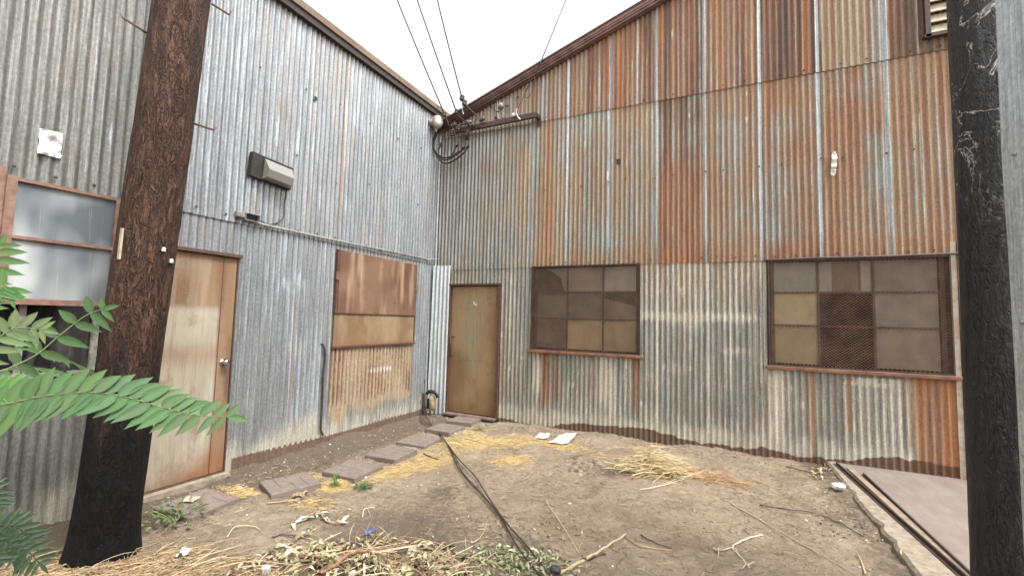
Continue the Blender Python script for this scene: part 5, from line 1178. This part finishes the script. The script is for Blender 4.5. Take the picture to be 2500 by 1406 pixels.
# tree-of-heaven sapling on the left: stem outside the frame, compound fronds reaching in
SB = atD(-330, 900, 3.3)
SH = thing('tree_of_heaven_sapling', 'green sapling with long feathery compound leaves reaching in from the left edge', 'sapling', (SB[0], SB[1], 0))
def leaflet(m, o, d, n_, L_, W_, c, droop=.15):
    d = Vector(d).normalized(); n_ = Vector(n_); n_ = (n_-d*n_.dot(d)).normalized(); s_ = d.cross(n_)
    prof = [(0, .10), (.12, .72), (.28, 1), (.5, .92), (.72, .62), (.9, .22), (1, .02)]; V = []
    for t, w_ in prof:
        cpt = Vector(o)+d*(t*L_)-Vector((0, 0, 1))*droop*L_*t*t
        for sg in (-1, 0, 1): V.append(cpt+s_*sg*w_*W_/2+n_*(abs(sg)*W_*.13*w_))
    Fs = []
    for i in range(len(prof)-1):
        for k in range(2): Fs.append((i*3+k, i*3+k+1, (i+1)*3+k+1, (i+1)*3+k))
    dk = [tuple(q*v for q in c) for v in (.92, 1.35, .92)]
    b_ = len(m.v); m.add(V, Fs, c)
    for i in range(len(prof)):
        m.c[b_+i*3+1] = (*dk[1], 1)
def frond(path, npair, LL, WW, c, label=None, up_hint=(0, 0, 1), fold=.55, name='frond', spread=1.0, side=None, asym=None):
    sp = smoothpts(path, 10); n = len(sp); m = MB(); st = MB()
    st_r = [.0042*(1-.75*i/n)+.0008 for i in range(n)]; st.tube(sp, st_r, 6)
    for k in range(npair):
        u = .10+.88*k/(npair-1); i = min(n-2, int(u*(n-1))); fr = u*(n-1)-i; p = sp[i].lerp(sp[i+1], fr); t = (sp[i+1]-sp[i]).normalized()
        up_ = Vector(up_hint); up_ = (up_-t*up_.dot(t)).normalized(); sd_ = t.cross(up_) if side is None else (Vector(side)-t*Vector(side).dot(t)).normalized()
        size = (.55+.45*math.sin(PI*min(1, .25+.6*u)))*(1 if u < .93 else .8)
        for sg in (-1, 1):
            fo_ = fold if asym is None else asym[(sg+1)//2]; szk = size if asym is None else size*(1, 1)[(sg+1)//2]
            dv = (sd_*sg*spread+t*fo_+Vector((random.uniform(-.08, .08), random.uniform(-.08, .08), random.uniform(-.08, .08))))
            cc = tuple(q*random.uniform(.85, 1.15) for q in c); leaflet(m, p, dv, up_, LL*size*random.uniform(.92, 1.06), WW*size, cc, random.uniform(.05, .25))
    leaflet(m, sp[-1], (sp[-1]-sp[-2]), up_hint, LL*.6, WW*.6, c)
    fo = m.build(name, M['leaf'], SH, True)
    if label: fo['label'] = label
    st.build('midrib', M['rib'] if c[1] > .1 else M['ribdark'], fo, True)
    return fo
vw = lambda px, py: tuple(-(sight(px, py)/np.linalg.norm(sight(px, py))))
# main frond in front of the pole: leaflets spread up-left / down-left in the plane facing the viewer
GRN = (.105, .185, .075)
M['ribdark'] = simple('dark_green_midrib', (.03, .045, .02), .7)
M['rib'] = simple('pale_green_midrib', (.15, .19, .08), .6)
main = [atD(-120, 1012, 2.9), atD(20, 985, 2.78), atD(120, 965, 2.72), atD(230, 958, 2.66), atD(320, 972, 2.62), atD(400, 996, 2.58), atD(470, 1012, 2.56), atD(560, 1018, 2.54)]
frond(main, 20, .145, .054, GRN, 'large green frond crossing in front of the leaning pole', up_hint=vw(300, 950), spread=.8, asym=(.55, -.75))
# mid fronds behind
frond([atD(20, 900, 3.6), atD(90, 865, 3.6), atD(150, 815, 3.6), atD(210, 770, 3.6), atD(250, 755, 3.6)], 6, .145, .052, (.06, .115, .038), up_hint=vw(150, 800), fold=.35)  # darker green: the shade it stands in is put into the leaf colour
frond([atD(-60, 690, 3.2), atD(-20, 640, 3.2), atD(0, 600, 3.2)], 5, .12, .04, (.10, .2, .06), up_hint=vw(0, 700))
frond([atD(-60, 760, 3.0), atD(-30, 720, 3.0), atD(5, 700, 3.0), atD(20, 720, 3.0)], 6, .10, .035, (.10, .2, .06), up_hint=vw(0, 700))
frond([atD(-80, 900, 3.3), atD(-10, 830, 3.3), atD(40, 800, 3.3), atD(100, 805, 3.3)], 8, .12, .04, (.15, .21, .09), up_hint=vw(50, 800), fold=.6)
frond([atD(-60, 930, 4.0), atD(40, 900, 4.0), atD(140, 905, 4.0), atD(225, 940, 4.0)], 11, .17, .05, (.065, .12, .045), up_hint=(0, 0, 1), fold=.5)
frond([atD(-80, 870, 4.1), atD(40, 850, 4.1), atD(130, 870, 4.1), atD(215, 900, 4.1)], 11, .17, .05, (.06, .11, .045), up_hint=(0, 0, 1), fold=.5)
frond([atD(-100, 980, 3.3), atD(-30, 960, 3.3), atD(20, 950, 3.3), atD(60, 958, 3.3)], 8, .11, .035, (.12, .25, .06), up_hint=vw(0, 950), fold=.7)
# lower left clumps
for (cx_p, cy_p, ln_) in ((-30, 1205, 60), (10, 1290, 100), (20, 1345, 110), (-20, 1320, 100)):
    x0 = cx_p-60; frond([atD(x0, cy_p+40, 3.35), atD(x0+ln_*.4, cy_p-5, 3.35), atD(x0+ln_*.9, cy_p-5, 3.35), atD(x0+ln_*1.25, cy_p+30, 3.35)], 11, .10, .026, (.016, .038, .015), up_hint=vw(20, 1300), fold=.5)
# stems
m = MB(); b0 = (SB[0], SB[1], -.02)
m.tube(smoothpts([b0, (SB[0]+.02, SB[1], .5), (SB[0], SB[1]+.02, 1.0), (SB[0]-.02, SB[1], 1.6), (SB[0], SB[1], 2.1)], 5), .012, 7)
for q in (atD(-120, 1012, 2.9), atD(20, 900, 3.6), atD(-60, 690, 3.2), atD(-60, 760, 3.0), atD(-80, 900, 3.3), atD(-60, 930, 4.0), atD(-80, 870, 4.1), atD(-100, 980, 3.3), atD(-40, 1300, 3.35)):
    z = max(.1, min(2.0, q[2]-.15)); m.tube(smoothpts([(SB[0], SB[1], z-.1), ((SB[0]+q[0])/2, (SB[1]+q[1])/2, (z+q[2])/2), q], 5), .005, 6)
m.build('stem', simple('sapling_stem', (.25, .27, .13), .7), SH, True)
